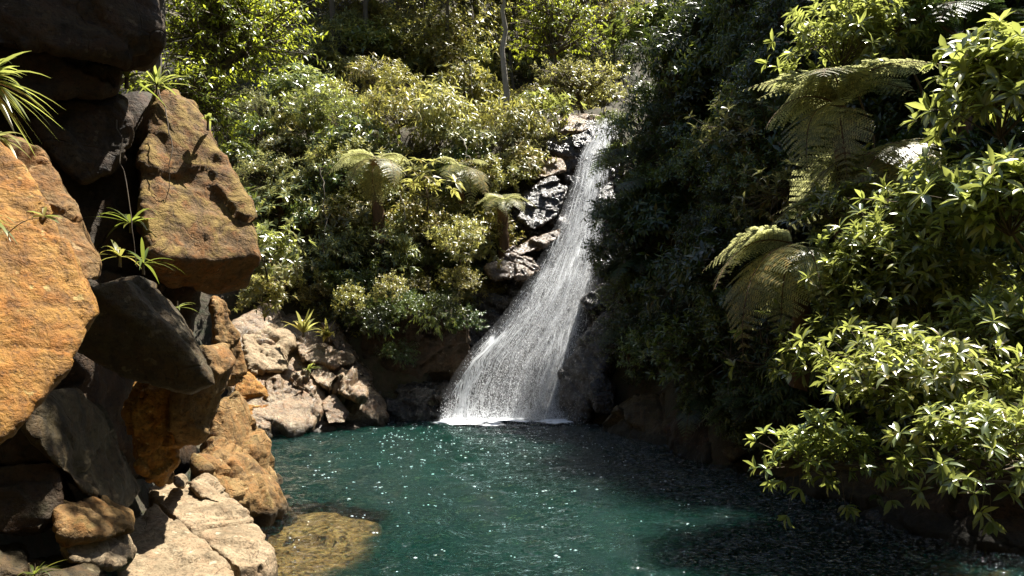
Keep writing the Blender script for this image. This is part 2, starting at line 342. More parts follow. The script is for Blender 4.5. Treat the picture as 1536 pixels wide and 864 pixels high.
def rock(name, label, mat, verts, back=0.5, group=None, cat='rock', down=0.0, **kw):
    """verts: (px, py, depth) corners seen in the photo; the body reaches `back` metres behind them"""
    RK[0] += 1
    hulls = verts if isinstance(verts[0], list) else [verts]
    hs = []
    for hv in hulls:
        f = [P(*v) for v in hv]; cm = np.mean(f, 0)
        b = [cm + (p - cm) * 0.9 + unit(p - np.array([0, 0, CAMH])) * back for p in f]
        hs.append(f + b + [p - np.array([0, 0, down]) for p in (f + b) if down])
    me = remeshed(name, hs, seed=RK[0], mat=M[mat], **kw)
    o = link(name, me); tag(o, label, cat, group); return o
def pl(outline, p0, n):
    """photo outline laid on the plane through p0 (px, py, depth) with normal n -> (px, py, depth)"""
    n = np.array(n, float); a = P(*p0); c = np.array([0, 0, CAMH]); out = []
    for px, py in outline:
        r = np.array([(px - 768) / FPX, 1.0, (HZ - py) / FPX]); out.append((px, py, float(np.dot(a - c, n) / np.dot(r, n))))
    return out
# --- left pile
rock('orange_slab', 'sunlit orange tilted rock slab with long sprig growing on its face', 'orange',
     pl([(-120, 150), (-40, 190), (12, 215), (60, 295), (112, 392), (146, 470), (104, 516), (92, 556), (55, 592), (28, 618), (0, 662), (-120, 720)], (60, 420, 3.1), (0.62, -0.55, 0.55)),
     0.5, strata=0.02, sdir=(0.8, 0.0, 0.5), sfreq=6, res=76, smooth=1, rough=0.7, facet=0.35)
rock('brown_slab', 'shaded brown slab leaning just behind the sunlit orange slab', 'ochre',
     [(8, 205, 3.75), (62, 228, 3.8), (112, 312, 3.8), (152, 395, 3.75), (148, 418, 3.7), (122, 422, 3.6), (40, 330, 3.6)], 0.5, rough=0.7)
rock('overhanging_boulder', 'huge mossy orange boulder overhanging the dark crevice, top-lit face', 'mossy',
     pl([(238, 140), (262, 133), (288, 150), (306, 196), (341, 272), (373, 322), (387, 385), (322, 382), (284, 396), (235, 398), (214, 330), (212, 250)], (300, 300, 6.8), (0.55, -0.68, 0.46))
     + [(366, 427, 7.15), (330, 433, 7.0), (255, 430, 6.9), (230, 415, 6.7)], 1.3, res=76, smooth=1, rough=0.8, facet=0.42, pits=0.0)
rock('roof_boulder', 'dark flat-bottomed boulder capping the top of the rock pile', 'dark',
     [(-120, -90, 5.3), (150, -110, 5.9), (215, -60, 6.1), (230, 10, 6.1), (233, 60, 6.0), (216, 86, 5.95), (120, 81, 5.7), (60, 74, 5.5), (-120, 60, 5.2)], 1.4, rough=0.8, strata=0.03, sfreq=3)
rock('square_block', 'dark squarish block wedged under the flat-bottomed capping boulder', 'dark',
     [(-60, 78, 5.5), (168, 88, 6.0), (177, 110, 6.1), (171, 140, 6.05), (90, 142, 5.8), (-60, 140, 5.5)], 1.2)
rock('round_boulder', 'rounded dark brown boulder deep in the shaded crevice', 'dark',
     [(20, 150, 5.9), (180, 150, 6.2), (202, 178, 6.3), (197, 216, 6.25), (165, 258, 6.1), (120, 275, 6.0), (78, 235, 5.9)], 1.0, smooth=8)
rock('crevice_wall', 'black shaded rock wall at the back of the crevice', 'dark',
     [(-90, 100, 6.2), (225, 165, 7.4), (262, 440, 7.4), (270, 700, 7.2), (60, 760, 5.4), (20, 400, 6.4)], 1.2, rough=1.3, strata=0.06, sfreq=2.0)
rock('wedge_block', 'dark wedge-shaped block with a thin sunlit edge, below the overhanging boulder', 'olive',
     [(132, 428, 4.5), (190, 418, 4.6), (262, 498, 4.72), (323, 577, 4.8), (290, 586, 4.85), (255, 580, 4.85), (190, 566, 4.8), (108, 520, 4.75), (112, 470, 4.6),
      (205, 413, 5.0), (237, 436, 5.2), (302, 523, 5.15)], 0.55, res=48, rough=0.6, strata=0.012, sfreq=5)
rock('notched_block', 'brown block with a flat lit top beside the wedge-shaped block', 'ochre',
     [[(303, 519, 5.5), (338, 516, 5.9), (353, 540, 5.8), (330, 562, 5.5), (350, 548, 5.7), (320, 612, 5.6), (300, 660, 5.55), (268, 668, 5.5), (256, 640, 5.45), (262, 560, 5.45)]], 0.7, rough=0.8)
rock('rusty_chunk', 'rusty orange rock chunk standing in shade behind the slanted slab', 'orange',
     [(212, 576, 5.5), (262, 580, 5.55), (266, 690, 5.7), (242, 724, 5.6), (210, 705, 5.45), (192, 620, 5.4)], 0.6, rough=1.0, pits=0.6)
rock('slanted_slab', 'big olive slanted slab with dappled light leaning over the lit shelf', 'olive',
     [(35, 592, 3.75), (112, 584, 4.2), (152, 618, 4.45), (212, 738, 4.75), (186, 768, 4.35), (128, 742, 4.0), (86, 700, 3.8), (28, 640, 3.65)], 0.6, res=50, rough=0.7, strata=0.014, sdir=(0.8, 0, 0.5), sfreq=5)
rock('crevice_block', 'dark angular rock hidden directly under the orange slab', 'dark', [(-60, 645, 3.8), (62, 622, 4.0), (92, 690, 3.95), (-60, 694, 3.75)], 0.7)
rock('crevice_block', 'lower dark rock under the orange slab, beside the small blocks', 'dark', [(-60, 700, 3.7), (84, 694, 3.9), (98, 760, 3.85), (60, 800, 3.7), (-60, 800, 3.6)], 0.7)
rock('angular_block', 'angular brown block with a lit top at the foot of the slanted slab', 'ochre',
     [(80, 764, 3.75), (158, 744, 4.2), (192, 764, 4.25), (199, 796, 4.1), (150, 804, 3.85), (92, 808, 3.7)], 0.5)
rock('angular_block', 'low flat-topped block between the angular block and the lit shelf', 'tan',
     [(92, 814, 3.75), (130, 800, 4.0), (188, 796, 4.2), (198, 826, 4.1), (182, 848, 3.95), (108, 842, 3.7)], 0.5)
rock('corner_stone', 'pale dappled flat stone near the ferny bottom corner', 'olive', [(20, 846, 3.6), (110, 832, 3.9), (150, 850, 3.8), (135, 880, 3.6), (20, 890, 3.4)], 0.5, down=0.3)
rock('corner_stone', 'small grey stone next to the pale dappled flat stone', 'olive', [(-40, 835, 3.5), (30, 828, 3.7), (40, 860, 3.5), (-40, 880, 3.4)], 0.5, down=0.3)
rock('small_stone', 'small upright stone where the rock pile meets the shelf', 'ochre', [(232, 690, 6.0), (246, 685, 6.1), (262, 712, 6.1), (256, 724, 6.0), (232, 722, 5.95)], 0.3, res=22)
rock('small_stone', 'rounded pale cobble at the back of the lit shelf', 'tan', [(260, 715, 6.2), (272, 711, 6.3), (282, 722, 6.3), (275, 732, 6.1), (262, 728, 6.1)], 0.25, res=20, smooth=6)
rock('ledge_stone', 'smooth tan stone between the lit shelf and the pitted boulder', 'tan', [(284, 724, 6.5), (308, 710, 6.9), (325, 722, 6.9), (340, 748, 6.7), (330, 756, 6.3), (300, 745, 6.3)], 0.4, res=28, smooth=6)
shelf_top = (0.12, -0.16, 1.0)
A = pl([(196, 778), (228, 752), (250, 768), (296, 800), (318, 822), (345, 858), (360, 895), (180, 905), (176, 850)], (250, 800, 5.5), shelf_top)
rock('shelf_rock', 'large sunlit tan shelf slab, near half, in front of the long crack', 'tan', A, 0.15, down=0.9, res=70, smooth=1, rough=0.55,
     cracks=[(P(300, 830, 5.3), (0.9, -0.35, 0.1), 0.012, 0.03)])
A = pl([(222, 732), (262, 720), (300, 735), (345, 752), (372, 770), (412, 822), (398, 842), (358, 850), (322, 815), (300, 796), (255, 764), (232, 748)], (320, 775, 6.1), (0.22, -0.08, 1.0))
rock('shelf_rock', 'sunlit tan shelf slab behind the long crack, sloping into the water', 'tan', A, 0.2, down=0.9, res=70, smooth=1, rough=0.6,
     cracks=[(P(375, 800, 6.2), (0.85, -0.5, 0.15), 0.018, 0.07), (P(345, 790, 6.2), (0.9, -0.45, 0.1), 0.014, 0.05)])
rock('pitted_boulder', 'sunlit ochre boulder with a pitted dark front at the water edge', 'ochre',
     [(282, 684, 7.2), (316, 658, 7.9), (372, 688, 8.0), (412, 720, 8.15), (446, 766, 8.25), (438, 777, 7.95), (390, 776, 7.75), (372, 768, 7.5), (330, 745, 7.2), (306, 712, 7.1)], 0.7, res=70, smooth=1, rough=0.8, pits=1.0, facet=1.2, down=0.3)
rock('ochre_slab', 'steep ochre slab sliding into the pool behind the pitted boulder', 'ochre',
     [(328, 602, 8.6), (356, 585, 9.0), (384, 640, 9.2), (421, 724, 9.3), (402, 722, 8.9), (350, 684, 8.5), (312, 652, 8.4)], 0.9, down=0.5, rough=0.6, facet=1.3)
rock('rock_fin', 'thin upright ochre fin of rock below the overhanging boulder', 'ochre', [(318, 446, 8.8), (336, 452, 9.0), (354, 500, 9.1), (364, 575, 9.2), (336, 580, 8.9), (324, 520, 8.8)], 0.6)
# --- sunlit slope by the far left shore
SN = (0.45, -0.45, 0.77)
rock('slope_rock', 'broad sunlit rock slope dipping from the bushes into the far corner of the pool', 'pale',
     pl([(348, 486), (394, 463), (440, 470), (490, 490), (545, 562), (582, 634), (480, 640), (385, 650), (345, 652)], (450, 560, 15.0), SN), 0.9, down=0.2, rough=0.8, facet=1.0, strata=0.06, sdir=(0.6, .2, .7), sfreq=3, res=90)
rock('slope_rock', 'rusty orange rock with a dark slot at the waterline of the sunlit slope', 'orange', pl([(352, 575), (372, 560), (400, 585), (412, 636), (380, 646), (350, 640)], (385, 605, 13.6), (.5, -.6, .6)), 0.5, down=0.2, rough=0.9, cracks=[(P(380, 600, 13.6), (0.1, 0, 1), 0.05, 0.15)])
rock('slope_rock', 'pale pink leaning slab at the waterline next to the rusty rock', 'pale', pl([(398, 572), (420, 562), (441, 632), (415, 643), (402, 612)], (420, 605, 13.9), (.45, -.6, .6)), 0.4, down=0.2)
rock('slope_rock', 'white-stained cobble at the waterline under the rusty rock', 'pale', pl([(372, 626), (398, 616), (408, 640), (378, 649)], (390, 632, 13.3), (.4, -.5, .75)), 0.3, down=0.2, res=40)
rock('slope_rock', 'broad flat-topped block with a black hollow front standing in the pool', 'pale', [pl([(462, 556), (500, 542), (530, 546), (553, 576), (541, 600), (500, 578), (474, 574)], (505, 562, 15.1), (.2, -.3, .93)),
     pl([(474, 576), (541, 596), (560, 634), (516, 636), (470, 636)], (510, 610, 14.95), (.2, -.95, -.15))], 0.7, rough=1.2, pits=1.5, res=70)
rock('slope_rock', 'narrow upright ribs of rock between pink slab and flat-topped block', 'pale', pl([(436, 560), (462, 556), (478, 632), (446, 637)], (455, 600, 14.2), (.4, -.6, .6)), 0.5, rough=1.1, strata=0.09, sdir=(1, .3, .3), sfreq=6, pits=1.0)
rock('slope_rock', 'pointed white-edged stone at the foot of the flat-topped block', 'pale', pl([(482, 600), (500, 590), (524, 620), (518, 634), (492, 636)], (503, 614, 14.3), (.3, -.6, .7)), 0.4, res=40)
rock('slope_rock', 'long pale ramp of rock rising to the bushes on the sunlit slope', 'tan', pl([(364, 505), (392, 470), (425, 478), (440, 520), (430, 556), (372, 560)], (410, 520, 15.05), (.4, -.4, .8)), 0.5, rough=1.1, strata=0.07, sdir=(0.6, .2, .7), sfreq=4, pits=0.5)
rock('slope_rock', 'stepped pale ledge above the flat-topped block', 'pale', pl([(440, 498), (470, 494), (520, 528), (530, 546), (500, 550), (452, 540)], (480, 522, 15.65), (.3, -.35, .88)), 0.5, rough=1.2, strata=0.08, sdir=(0.5, .1, .8), sfreq=4, pits=0.6)
rock('slope_rock', 'sharp dark ridge of wet rock running down beside the flat-topped block', 'wetbrown', pl([(478, 476), (502, 486), (548, 555), (584, 634), (564, 636), (524, 560)], (530, 560, 15.55), (.6, -.5, .6)), 0.5, rough=1.1, pits=0.6)
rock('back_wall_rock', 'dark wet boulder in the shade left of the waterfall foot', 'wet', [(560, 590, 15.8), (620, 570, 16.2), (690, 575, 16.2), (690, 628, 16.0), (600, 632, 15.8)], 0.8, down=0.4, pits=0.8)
rock('back_wall_rock', 'black mossy bulge of rock under the hanging shrubs', 'dark', [(540, 500, 15.9), (620, 470, 15.9), (700, 480, 16.0), (715, 560, 16.4), (640, 600, 16.4), (560, 590, 16.2)], 0.8, rough=1.2, strata=0.06, sfreq=3)  # dark rock colour stands in for shade under the overhang
# --- waterfall cliff: a strip of rock face that follows the fall
FT = np.array([  # photo row, left edge, right edge, depth
    (176, 896, 924, 21.0), (190, 890, 922, 20.3), (230, 869, 914, 19.55), (280, 858, 909, 18.95), (350, 833, 901, 18.2), (420, 799, 890, 17.5), (480, 758, 879, 17.0), (540, 704, 868, 16.5), (590, 682, 865, 16.2), (634, 674, 866, 15.95)], float)
def ftab(py): return [np.interp(py, FT[:, 0], FT[:, k]) for k in (1, 2, 3)]
def fall_cliff():
    ny, nx = 230, 150; pyv = np.linspace(178, 650, ny); uu = np.linspace(-1.0, 1.7, nx)
    U, PY = np.meshgrid(uu, pyv); Lx, Rx, Yd = ftab(PY)
    wl = np.interp(PY, [178, 250, 400, 650], [60, 95, 105, 60]); wr = np.interp(PY, [178, 650], [12, 110])
    px = np.where(U < 0, Lx + U * wl, np.where(U > 1, Rx + (U - 1) / 0.7 * wr, Lx + U * (Rx - Lx)))
    zz = CAMH + (HZ - PY) / FPX * Yd; xx = (px - 768) / FPX * Yd
    q = np.stack([xx.ravel() * 0.9, Yd.ravel() * 0.3, zz.ravel() * 1.4 + xx.ravel() * 0.5], 1)
    t = zz.ravel() * 1.6 + xx.ravel() * 0.55 + fbm(q * 0.8, 3) * 0.5
    saw = t - np.floor(t)
    off = -0.34 * (saw - 0.5) + fbm(q * 1.7, 4) * 0.16 + ridged(q * 5, 3) * 0.04
    off = off.reshape(U.shape) * sstep(178, 230, PY) + 0.15 + 0.5 * np.maximum(0, -U - 0.75) * 4 + 0.8 * np.maximum(0, U - 1.45)
    off = off + np.where(U > 1, -0.45 * np.sin(np.clip((U - 1) / 0.7, 0, 1) * 2.2) * sstep(250, 520, PY), 0)
    Y2 = Yd + off
    return mesh_from('waterfall_cliff', np.stack([(px - 768) / FPX * Yd, Y2, zz], -1).reshape(-1, 3), grid_faces(nx, ny)[:, ::-1], M['wet'], True)
tag(link('waterfall_cliff', fall_cliff()), kind='structure')
# --- ledges round the fall
rock('fall_ledge', 'rusty brown ledge jutting out left of the waterfall, mid height', 'wetbrown', [(728, 402, 17.0), (760, 382, 17.3), (798, 388, 17.4), (812, 404, 17.3), (790, 416, 17.1), (738, 418, 16.9)], 0.7, strata=0.05, sfreq=5, rough=1.1)
rock('fall_ledge', 'long slanted brown ledge above the rusty one, beside the white water', 'wetbrown', [(758, 378, 17.5), (800, 356, 17.8), (842, 342, 18.0), (840, 356, 17.8), (800, 376, 17.5), (766, 388, 17.3)], 0.7, strata=0.05, sfreq=5)
rock('fall_ledge', 'glistening dark wet bulge high up left of the waterfall', 'wet', [(776, 330, 18.0), (788, 290, 18.5), (830, 268, 18.7), (852, 282, 18.6), (838, 322, 18.2), (800, 345, 17.9)], 0.8, rough=1.2)
rock('fall_ledge', 'pale dry ledge among the shrubs above the glistening bulge', 'pale', [(760, 262, 18.7), (790, 246, 19.1), (842, 240, 19.2), (850, 256, 18.9), (800, 270, 18.6)], 0.7, strata=0.04, sfreq=5)
rock('lip_ledge', 'flat pale ledge the stream crosses at the lip of the fall', 'pale', [(820, 188, 20.6), (852, 176, 22.0), (900, 176, 22.0), (906, 190, 20.6), (868, 200, 20.0), (828, 200, 20.1)], 0.8, strata=0.03, sfreq=6)
rock('lip_ledge', 'dark wet step just under the lip left of the water', 'wet', [(858, 204, 19.9), (890, 194, 20.2), (894, 208, 19.9), (876, 222, 19.7), (860, 220, 19.7)], 0.6)
rock('lip_ledge', 'pale weathered rock shelf in the shrubs left of the fall lip', 'pale', [(772, 200, 20.4), (800, 190, 20.9), (838, 190, 21.0), (832, 204, 20.4), (786, 210, 20.2)], 0.6)
rock('wet_ledge', 'blue-grey wet ledge jutting right of the waterfall', 'wet', [(872, 452, 16.4), (900, 432, 16.6), (948, 420, 16.6), (942, 440, 16.3), (904, 462, 16.2), (880, 466, 16.2)], 0.8, strata=0.05, sfreq=5)
rock('wet_ledge', 'small wet rock step beside the upper waterfall', 'wet', [(898, 282, 18.6), (918, 274, 18.7), (926, 300, 18.4), (908, 318, 18.2), (896, 306, 18.4)], 0.6)
rock('wet_ledge', 'narrow wet rock step beside the middle waterfall', 'wet', [(890, 390, 17.4), (914, 374, 17.5), (926, 392, 17.2), (904, 408, 17.1)], 0.6)
# --- right bank
rock('bank_slab', 'dark ribbed slab sloping into the pool right of the waterfall', 'wet', [(846, 560, 15.9), (884, 500, 16.1), (914, 466, 16.0), (936, 500, 15.6), (900, 560, 15.2), (868, 632, 15.2), (850, 632, 15.5)], 0.9, strata=0.07, sdir=(0.8, 0, 0.6), sfreq=3.5, down=0.3, rough=1.1)
rock('bank_boulder', 'round blue-grey wet boulder near the right foot of the fall', 'wet', [(884, 574, 14.9), (904, 562, 15.0), (924, 580, 15.0), (920, 606, 14.8), (892, 604, 14.7)], 0.5, smooth=8, down=0.2)
rock('bank_slab', 'brown leaf-strewn slab slipping into the dark water below the bush', 'olive', [(900, 640, 14.3), (950, 592, 14.2), (1010, 590, 13.6), (1040, 640, 12.6), (1020, 680, 12.1), (960, 658, 13.3)], 1.0, strata=0.05, sdir=(0.7, -.4, .6), sfreq=3, down=0.4)
rock('bank_slab', 'dark slab under the drooping fern at the right bank', 'dark', [(1012, 640, 12.4), (1050, 590, 12.2), (1080, 620, 11.6), (1062, 690, 11.0), (1024, 690, 11.6)], 0.9, down=0.4)
rock('bank_ledge', 'pale-edged ledge poking out between ferns over the water', 'olive', [(1080, 676, 10.7), (1128, 652, 10.6), (1134, 662, 10.4), (1100, 690, 10.4)], 0.6)
rock('bank_ledge', 'long dark layered ledge below the bright bush', 'olive', [(1180, 720, 9.5), (1300, 680, 9.0), (1420, 690, 8.2), (1420, 740, 7.9), (1340, 770, 8.1), (1230, 745, 8.9)], 1.0, strata=0.06, sdir=(0.25, -.2, .9), sfreq=5, down=0.4, res=60)
rock('bank_ledge', 'lower layered ledge dipping into the brown shallows', 'dark', [(1290, 770, 8.2), (1420, 735, 7.6), (1560, 760, 6.9), (1600, 830, 6.5), (1480, 812, 6.8), (1370, 796, 7.4)], 1.0, strata=0.06, sdir=(0.25, -.2, .9), sfreq=5, down=0.4, res=60)
rock('bank_boulder', 'pale wet stone half sunk at the shaded waterline', 'wet', [(1300, 772, 8.0), (1322, 764, 8.05), (1340, 774, 7.9), (1322, 784, 7.8)], 0.3, down=0.2, res=20)
rock('bank_boulder', 'dark block above the layered ledges under the hanging leaves', 'dark', [(1420, 690, 7.7), (1540, 660, 7.0), (1580, 740, 6.8), (1480, 760, 7.1)], 0.9, down=0.3)
# --- under water
def wpl(o, z):
    return [(px, py, (CAMH - z) * FPX / (py - HZ)) for px, py in o]
SUNK = []
def sunken(name, label, outline, z, mat='bed', thick=0.5, **kw):
    RK[0] += 1
    f = [P(*v) for v in wpl(outline, z)]; SUNK.append(np.array(f)[:, :2]); me = remeshed(name, [f + [p - np.array([0, 0, thick]) for p in f]], seed=RK[0], mat=M[mat], **kw)
    o = link(name, me); return tag(o, label, 'rock')
sunken('sunken_ledge', 'golden brown ledge just under clear water beside the lit shelf', [(370, 820), (392, 786), (440, 776), (505, 776), (566, 792), (566, 830), (530, 870), (470, 910), (380, 910)], -0.16, rough=0.7, res=60)
sunken('sunken_ledge', 'brown sunken stone in the shallows below the layered ledges', [(1200, 744), (1260, 738), (1330, 768), (1330, 790), (1250, 775)], -0.15)
sunken('sunken_ledge', 'broad brown sunken slab at the shaded right shallows', [(1350, 815), (1440, 808), (1540, 840), (1540, 880), (1420, 880), (1360, 850)], -0.16, res=50)
sunken('sunken_ledge', 'small amber sunken stone near the right bank ledge', [(1140, 722), (1190, 718), (1230, 740), (1190, 746)], -0.14)
print('rocks', RK[0], round(time.time() - T0, 1))
# ------------------------------------------------------------------ pool water
def pool():
    xs = np.arange(-6.2, 7.2, 0.055); ys = np.concatenate([np.arange(1.5, 5, 0.1), np.arange(5, 17.2, 0.05)])
    X, Y = np.meshgrid(xs, ys); z = np.zeros_like(X); rng = np.random.default_rng(5)
    dist = np.hypot(X - 0.1, Y - 15.9)
    for _ in range(26):
        lam = rng.uniform(0.16, 0.75); a = rng.normal(-math.pi / 2, 0.75); k = 2 * math.pi / lam
        amp = 0.013 * lam * rng.uniform(0.6, 1.3)
        z += amp * np.sin(k * (X * math.cos(a) + Y * math.sin(a)) + rng.uniform(0, 6.28) + 1.4 * np.sin(X * rng.uniform(.3, 1.2) + rng.uniform(0, 6)))
    q = np.stack([X.ravel() * 0.6, Y.ravel() * 0.5, 0 * X.ravel()], 1)
    z *= (0.75 + 0.5 * fbm(q, 2).reshape(X.shape)) * (0.75 + 1.1 * np.exp(-dist / 3.5))
    q = np.stack([X.ravel() * 5, Y.ravel() * 6.5, 0 * X.ravel()], 1); z += fbm(q, 2).reshape(X.shape) * 0.006
    me = mesh_from('pool_water', np.stack([X, Y, z], -1).reshape(-1, 3), grid_faces(len(xs), len(ys)), None, True)
    dep = np.maximum(0, -zat(X, Y)).ravel(); xf = X.ravel(); yf = Y.ravel()
    for poly in SUNK:                                    # shallow over the sunken ledges, falling off at their rims
        a, b = poly.min(0) - 1, poly.max(0) + 1; near = (xf > a[0]) & (xf < b[0]) & (yf > a[1]) & (yf < b[1]); qx, qy = xf[near], yf[near]
        wob = fbm(np.stack([qx * 2.5, qy * 2.5, 0 * qx], 1), 3) * 0.12; dist = np.full(qx.shape, 9.0); ins = inside(qx, qy, [tuple(p) for p in poly])
        for k in range(len(poly)):
            p, e = poly[k], poly[(k + 1) % len(poly)] - poly[k]; t = np.clip(((qx - p[0]) * e[0] + (qy - p[1]) * e[1]) / (e @ e), 0, 1); dist = np.minimum(dist, np.hypot(qx - p[0] - t * e[0], qy - p[1] - t * e[1]))
        sd = np.where(ins, -dist, dist) + wob; dep[near] = np.minimum(dep[near], 0.10 + 2.6 * sstep(-0.12, 0.45, sd))
    at = me.attributes.new('depth', 'FLOAT', 'POINT'); at.data.foreach_set('value', dep.astype(np.float32))
    m = N('pool_water'); tc = m.n('ShaderNodeTexCoord'); co = tc.outputs['Object']
    mp = m.n('ShaderNodeMapping'); mp.inputs['Scale'].default_value = (1, 1.6, 1); m.l(co, mp.inputs[0])
    n1 = m.noise(mp.outputs[0], 9.0, 3, 0.6, 0.4)
    n2 = m.noise(mp.outputs[0], 15.0, 2, 0.5, 0.2)
    chop = m.math('MULTIPLY', m.ramp(n2, [(0.55, 0.0), (0.70, 1.0)]), 2.0)
    bp = m.n('ShaderNodeBump', i_Strength=0.8, i_Distance=0.06); m.l(m.math('ADD', n1, chop), bp.inputs['Height'])
    n3 = m.noise(mp.outputs[0], 24.0, 2, 0.5, 0.3)
    bg2 = m.n('ShaderNodeBump', i_Strength=1.0, i_Distance=0.055); m.l(m.math('ADD', m.math('ADD', n1, chop), m.math('MULTIPLY', m.ramp(n3, [(0.55, 0.0), (0.78, 1.0)]), 0.5)), bg2.inputs['Height'])
    gl = m.n('ShaderNodeBsdfGlossy', i_Roughness=0.045); m.l(bg2.outputs[0], gl.inputs['Normal']); gl.inputs['Color'].default_value = (0.95, 0.97, 1, 1)
    df = m.n('ShaderNodeBsdfPrincipled', subsurface_method='BURLEY'); big = m.noise(co, 0.35, 3)
    df.inputs['Subsurface Weight'].default_value = 1.0; df.inputs['Subsurface Radius'].default_value = (0.25, 0.9, 0.8); df.inputs['Subsurface Scale'].default_value = 1.0; df.inputs['Specular IOR Level'].default_value = 0.0; df.inputs['Roughness'].default_value = 1.0
    m.l(m.ramp(big, [(0.35, (0.0010, 0.0095, 0.0068)), (0.65, (0.0014, 0.0135, 0.0092))]), df.inputs['Base Color'])
    tr = m.n('ShaderNodeBsdfTransparent'); tr.inputs['Color'].default_value = (0.9, 0.95, 0.85, 1)
    a = m.n('ShaderNodeAttribute', attribute_name='depth')
    f = m.math('SUBTRACT', 1.0, m.math('POWER', 2.718, m.math('MULTIPLY', a.outputs['Fac'], -2.2)), True)
    f = m.math('MULTIPLY', f, 0.96)
    body = m.n('ShaderNodeMixShader'); m.l(f, body.inputs[0]); m.l(tr.outputs[0], body.inputs[1]); m.l(df.outputs[0], body.inputs[2])
    fr = m.n('ShaderNodeFresnel', i_IOR=1.33); m.l(bp.outputs[0], fr.inputs['Normal'])
    ms = m.n('ShaderNodeMixShader'); m.l(fr.outputs[0], ms.inputs[0]); m.l(body.outputs[0], ms.inputs[1]); m.l(gl.outputs[0], ms.inputs[2])
    me.materials.append(m.out(ms.outputs[0]))
    tag(link('pool_water', me), kind='structure')
pool()
# ------------------------------------------------------------------ waterfall
def white_mat(name, alpha, col=(0.85, 0.88, 0.92)):
    m = N(name); d = m.n('ShaderNodeBsdfPrincipled', i_Roughness=0.25); d.inputs['Base Color'].default_value = col + (1,)
    t = m.n('ShaderNodeBsdfTranslucent'); t.inputs['Color'].default_value = col + (1,)
    a = m.n('ShaderNodeMixShader'); a.inputs[0].default_value = 0.45; m.l(d.outputs[0], a.inputs[1]); m.l(t.outputs[0], a.inputs[2])
    if alpha >= 1: return m.out(a.outputs[0])
    tr = m.n('ShaderNodeBsdfTransparent'); b = m.n('ShaderNodeMixShader'); b.inputs[0].default_value = alpha
    m.l(tr.outputs[0], b.inputs[1]); m.l(a.outputs[0], b.inputs[2]); return m.out(b.outputs[0])
def sheet_mat(name, seed, dens):
    m = N(name); uv = m.n('ShaderNodeUVMap'); mp = m.n('ShaderNodeMapping'); mp.inputs['Scale'].default_value = (10, 4.2, 1); mp.inputs['Location'].default_value = (seed, seed * 2.3, 0)
    m.l(uv.outputs[0], mp.inputs[0]); n1 = m.noise(mp.outputs[0], 1.0, 7, 0.66, 0.9)
    mp2 = m.n('ShaderNodeMapping'); mp2.inputs['Scale'].default_value = (70, 30, 1); m.l(uv.outputs[0], mp2.inputs[0]); n2 = m.noise(mp2.outputs[0], 2.0, 3, 0.7)
    a = m.n('ShaderNodeAttribute', attribute_name='edge')
    f = m.math('MULTIPLY', m.ramp(m.math('ADD', m.math('MULTIPLY', n1, 0.66), m.math('MULTIPLY', n2, 0.34)), [(0.60 - dens * 0.24, 0.0), (0.80 - dens * 0.1, 1.0)]), a.outputs['Fac'])
    d = m.n('ShaderNodeBsdfDiffuse'); d.inputs['Color'].default_value = (0.93, 0.95, 0.97, 1)
    t = m.n('ShaderNodeBsdfTranslucent'); t.inputs['Color'].default_value = (0.93, 0.95, 0.97, 1)
    mx = m.n('ShaderNodeMixShader'); mx.inputs[0].default_value = 0.5; m.l(d.outputs[0], mx.inputs[1]); m.l(t.outputs[0], mx.inputs[2])
    tr = m.n('ShaderNodeBsdfTransparent'); b = m.n('ShaderNodeMixShader'); m.l(f, b.inputs[0]); m.l(tr.outputs[0], b.inputs[1]); m.l(mx.outputs[0], b.inputs[2])
    return m.out(b.outputs[0])
def flow(u, v, off):
    """point on the falling water: u across (0 left, 1 right), v down (0 lip, 1 pool)"""
    py = 178 + v * (631 - 178); Lx, Rx, Yd = ftab(py); px = Lx + u * (Rx - Lx); Y = Yd - off
    return np.stack([(px - 768) / FPX * Yd, Y, CAMH + (HZ - py) / FPX * Yd], -1)
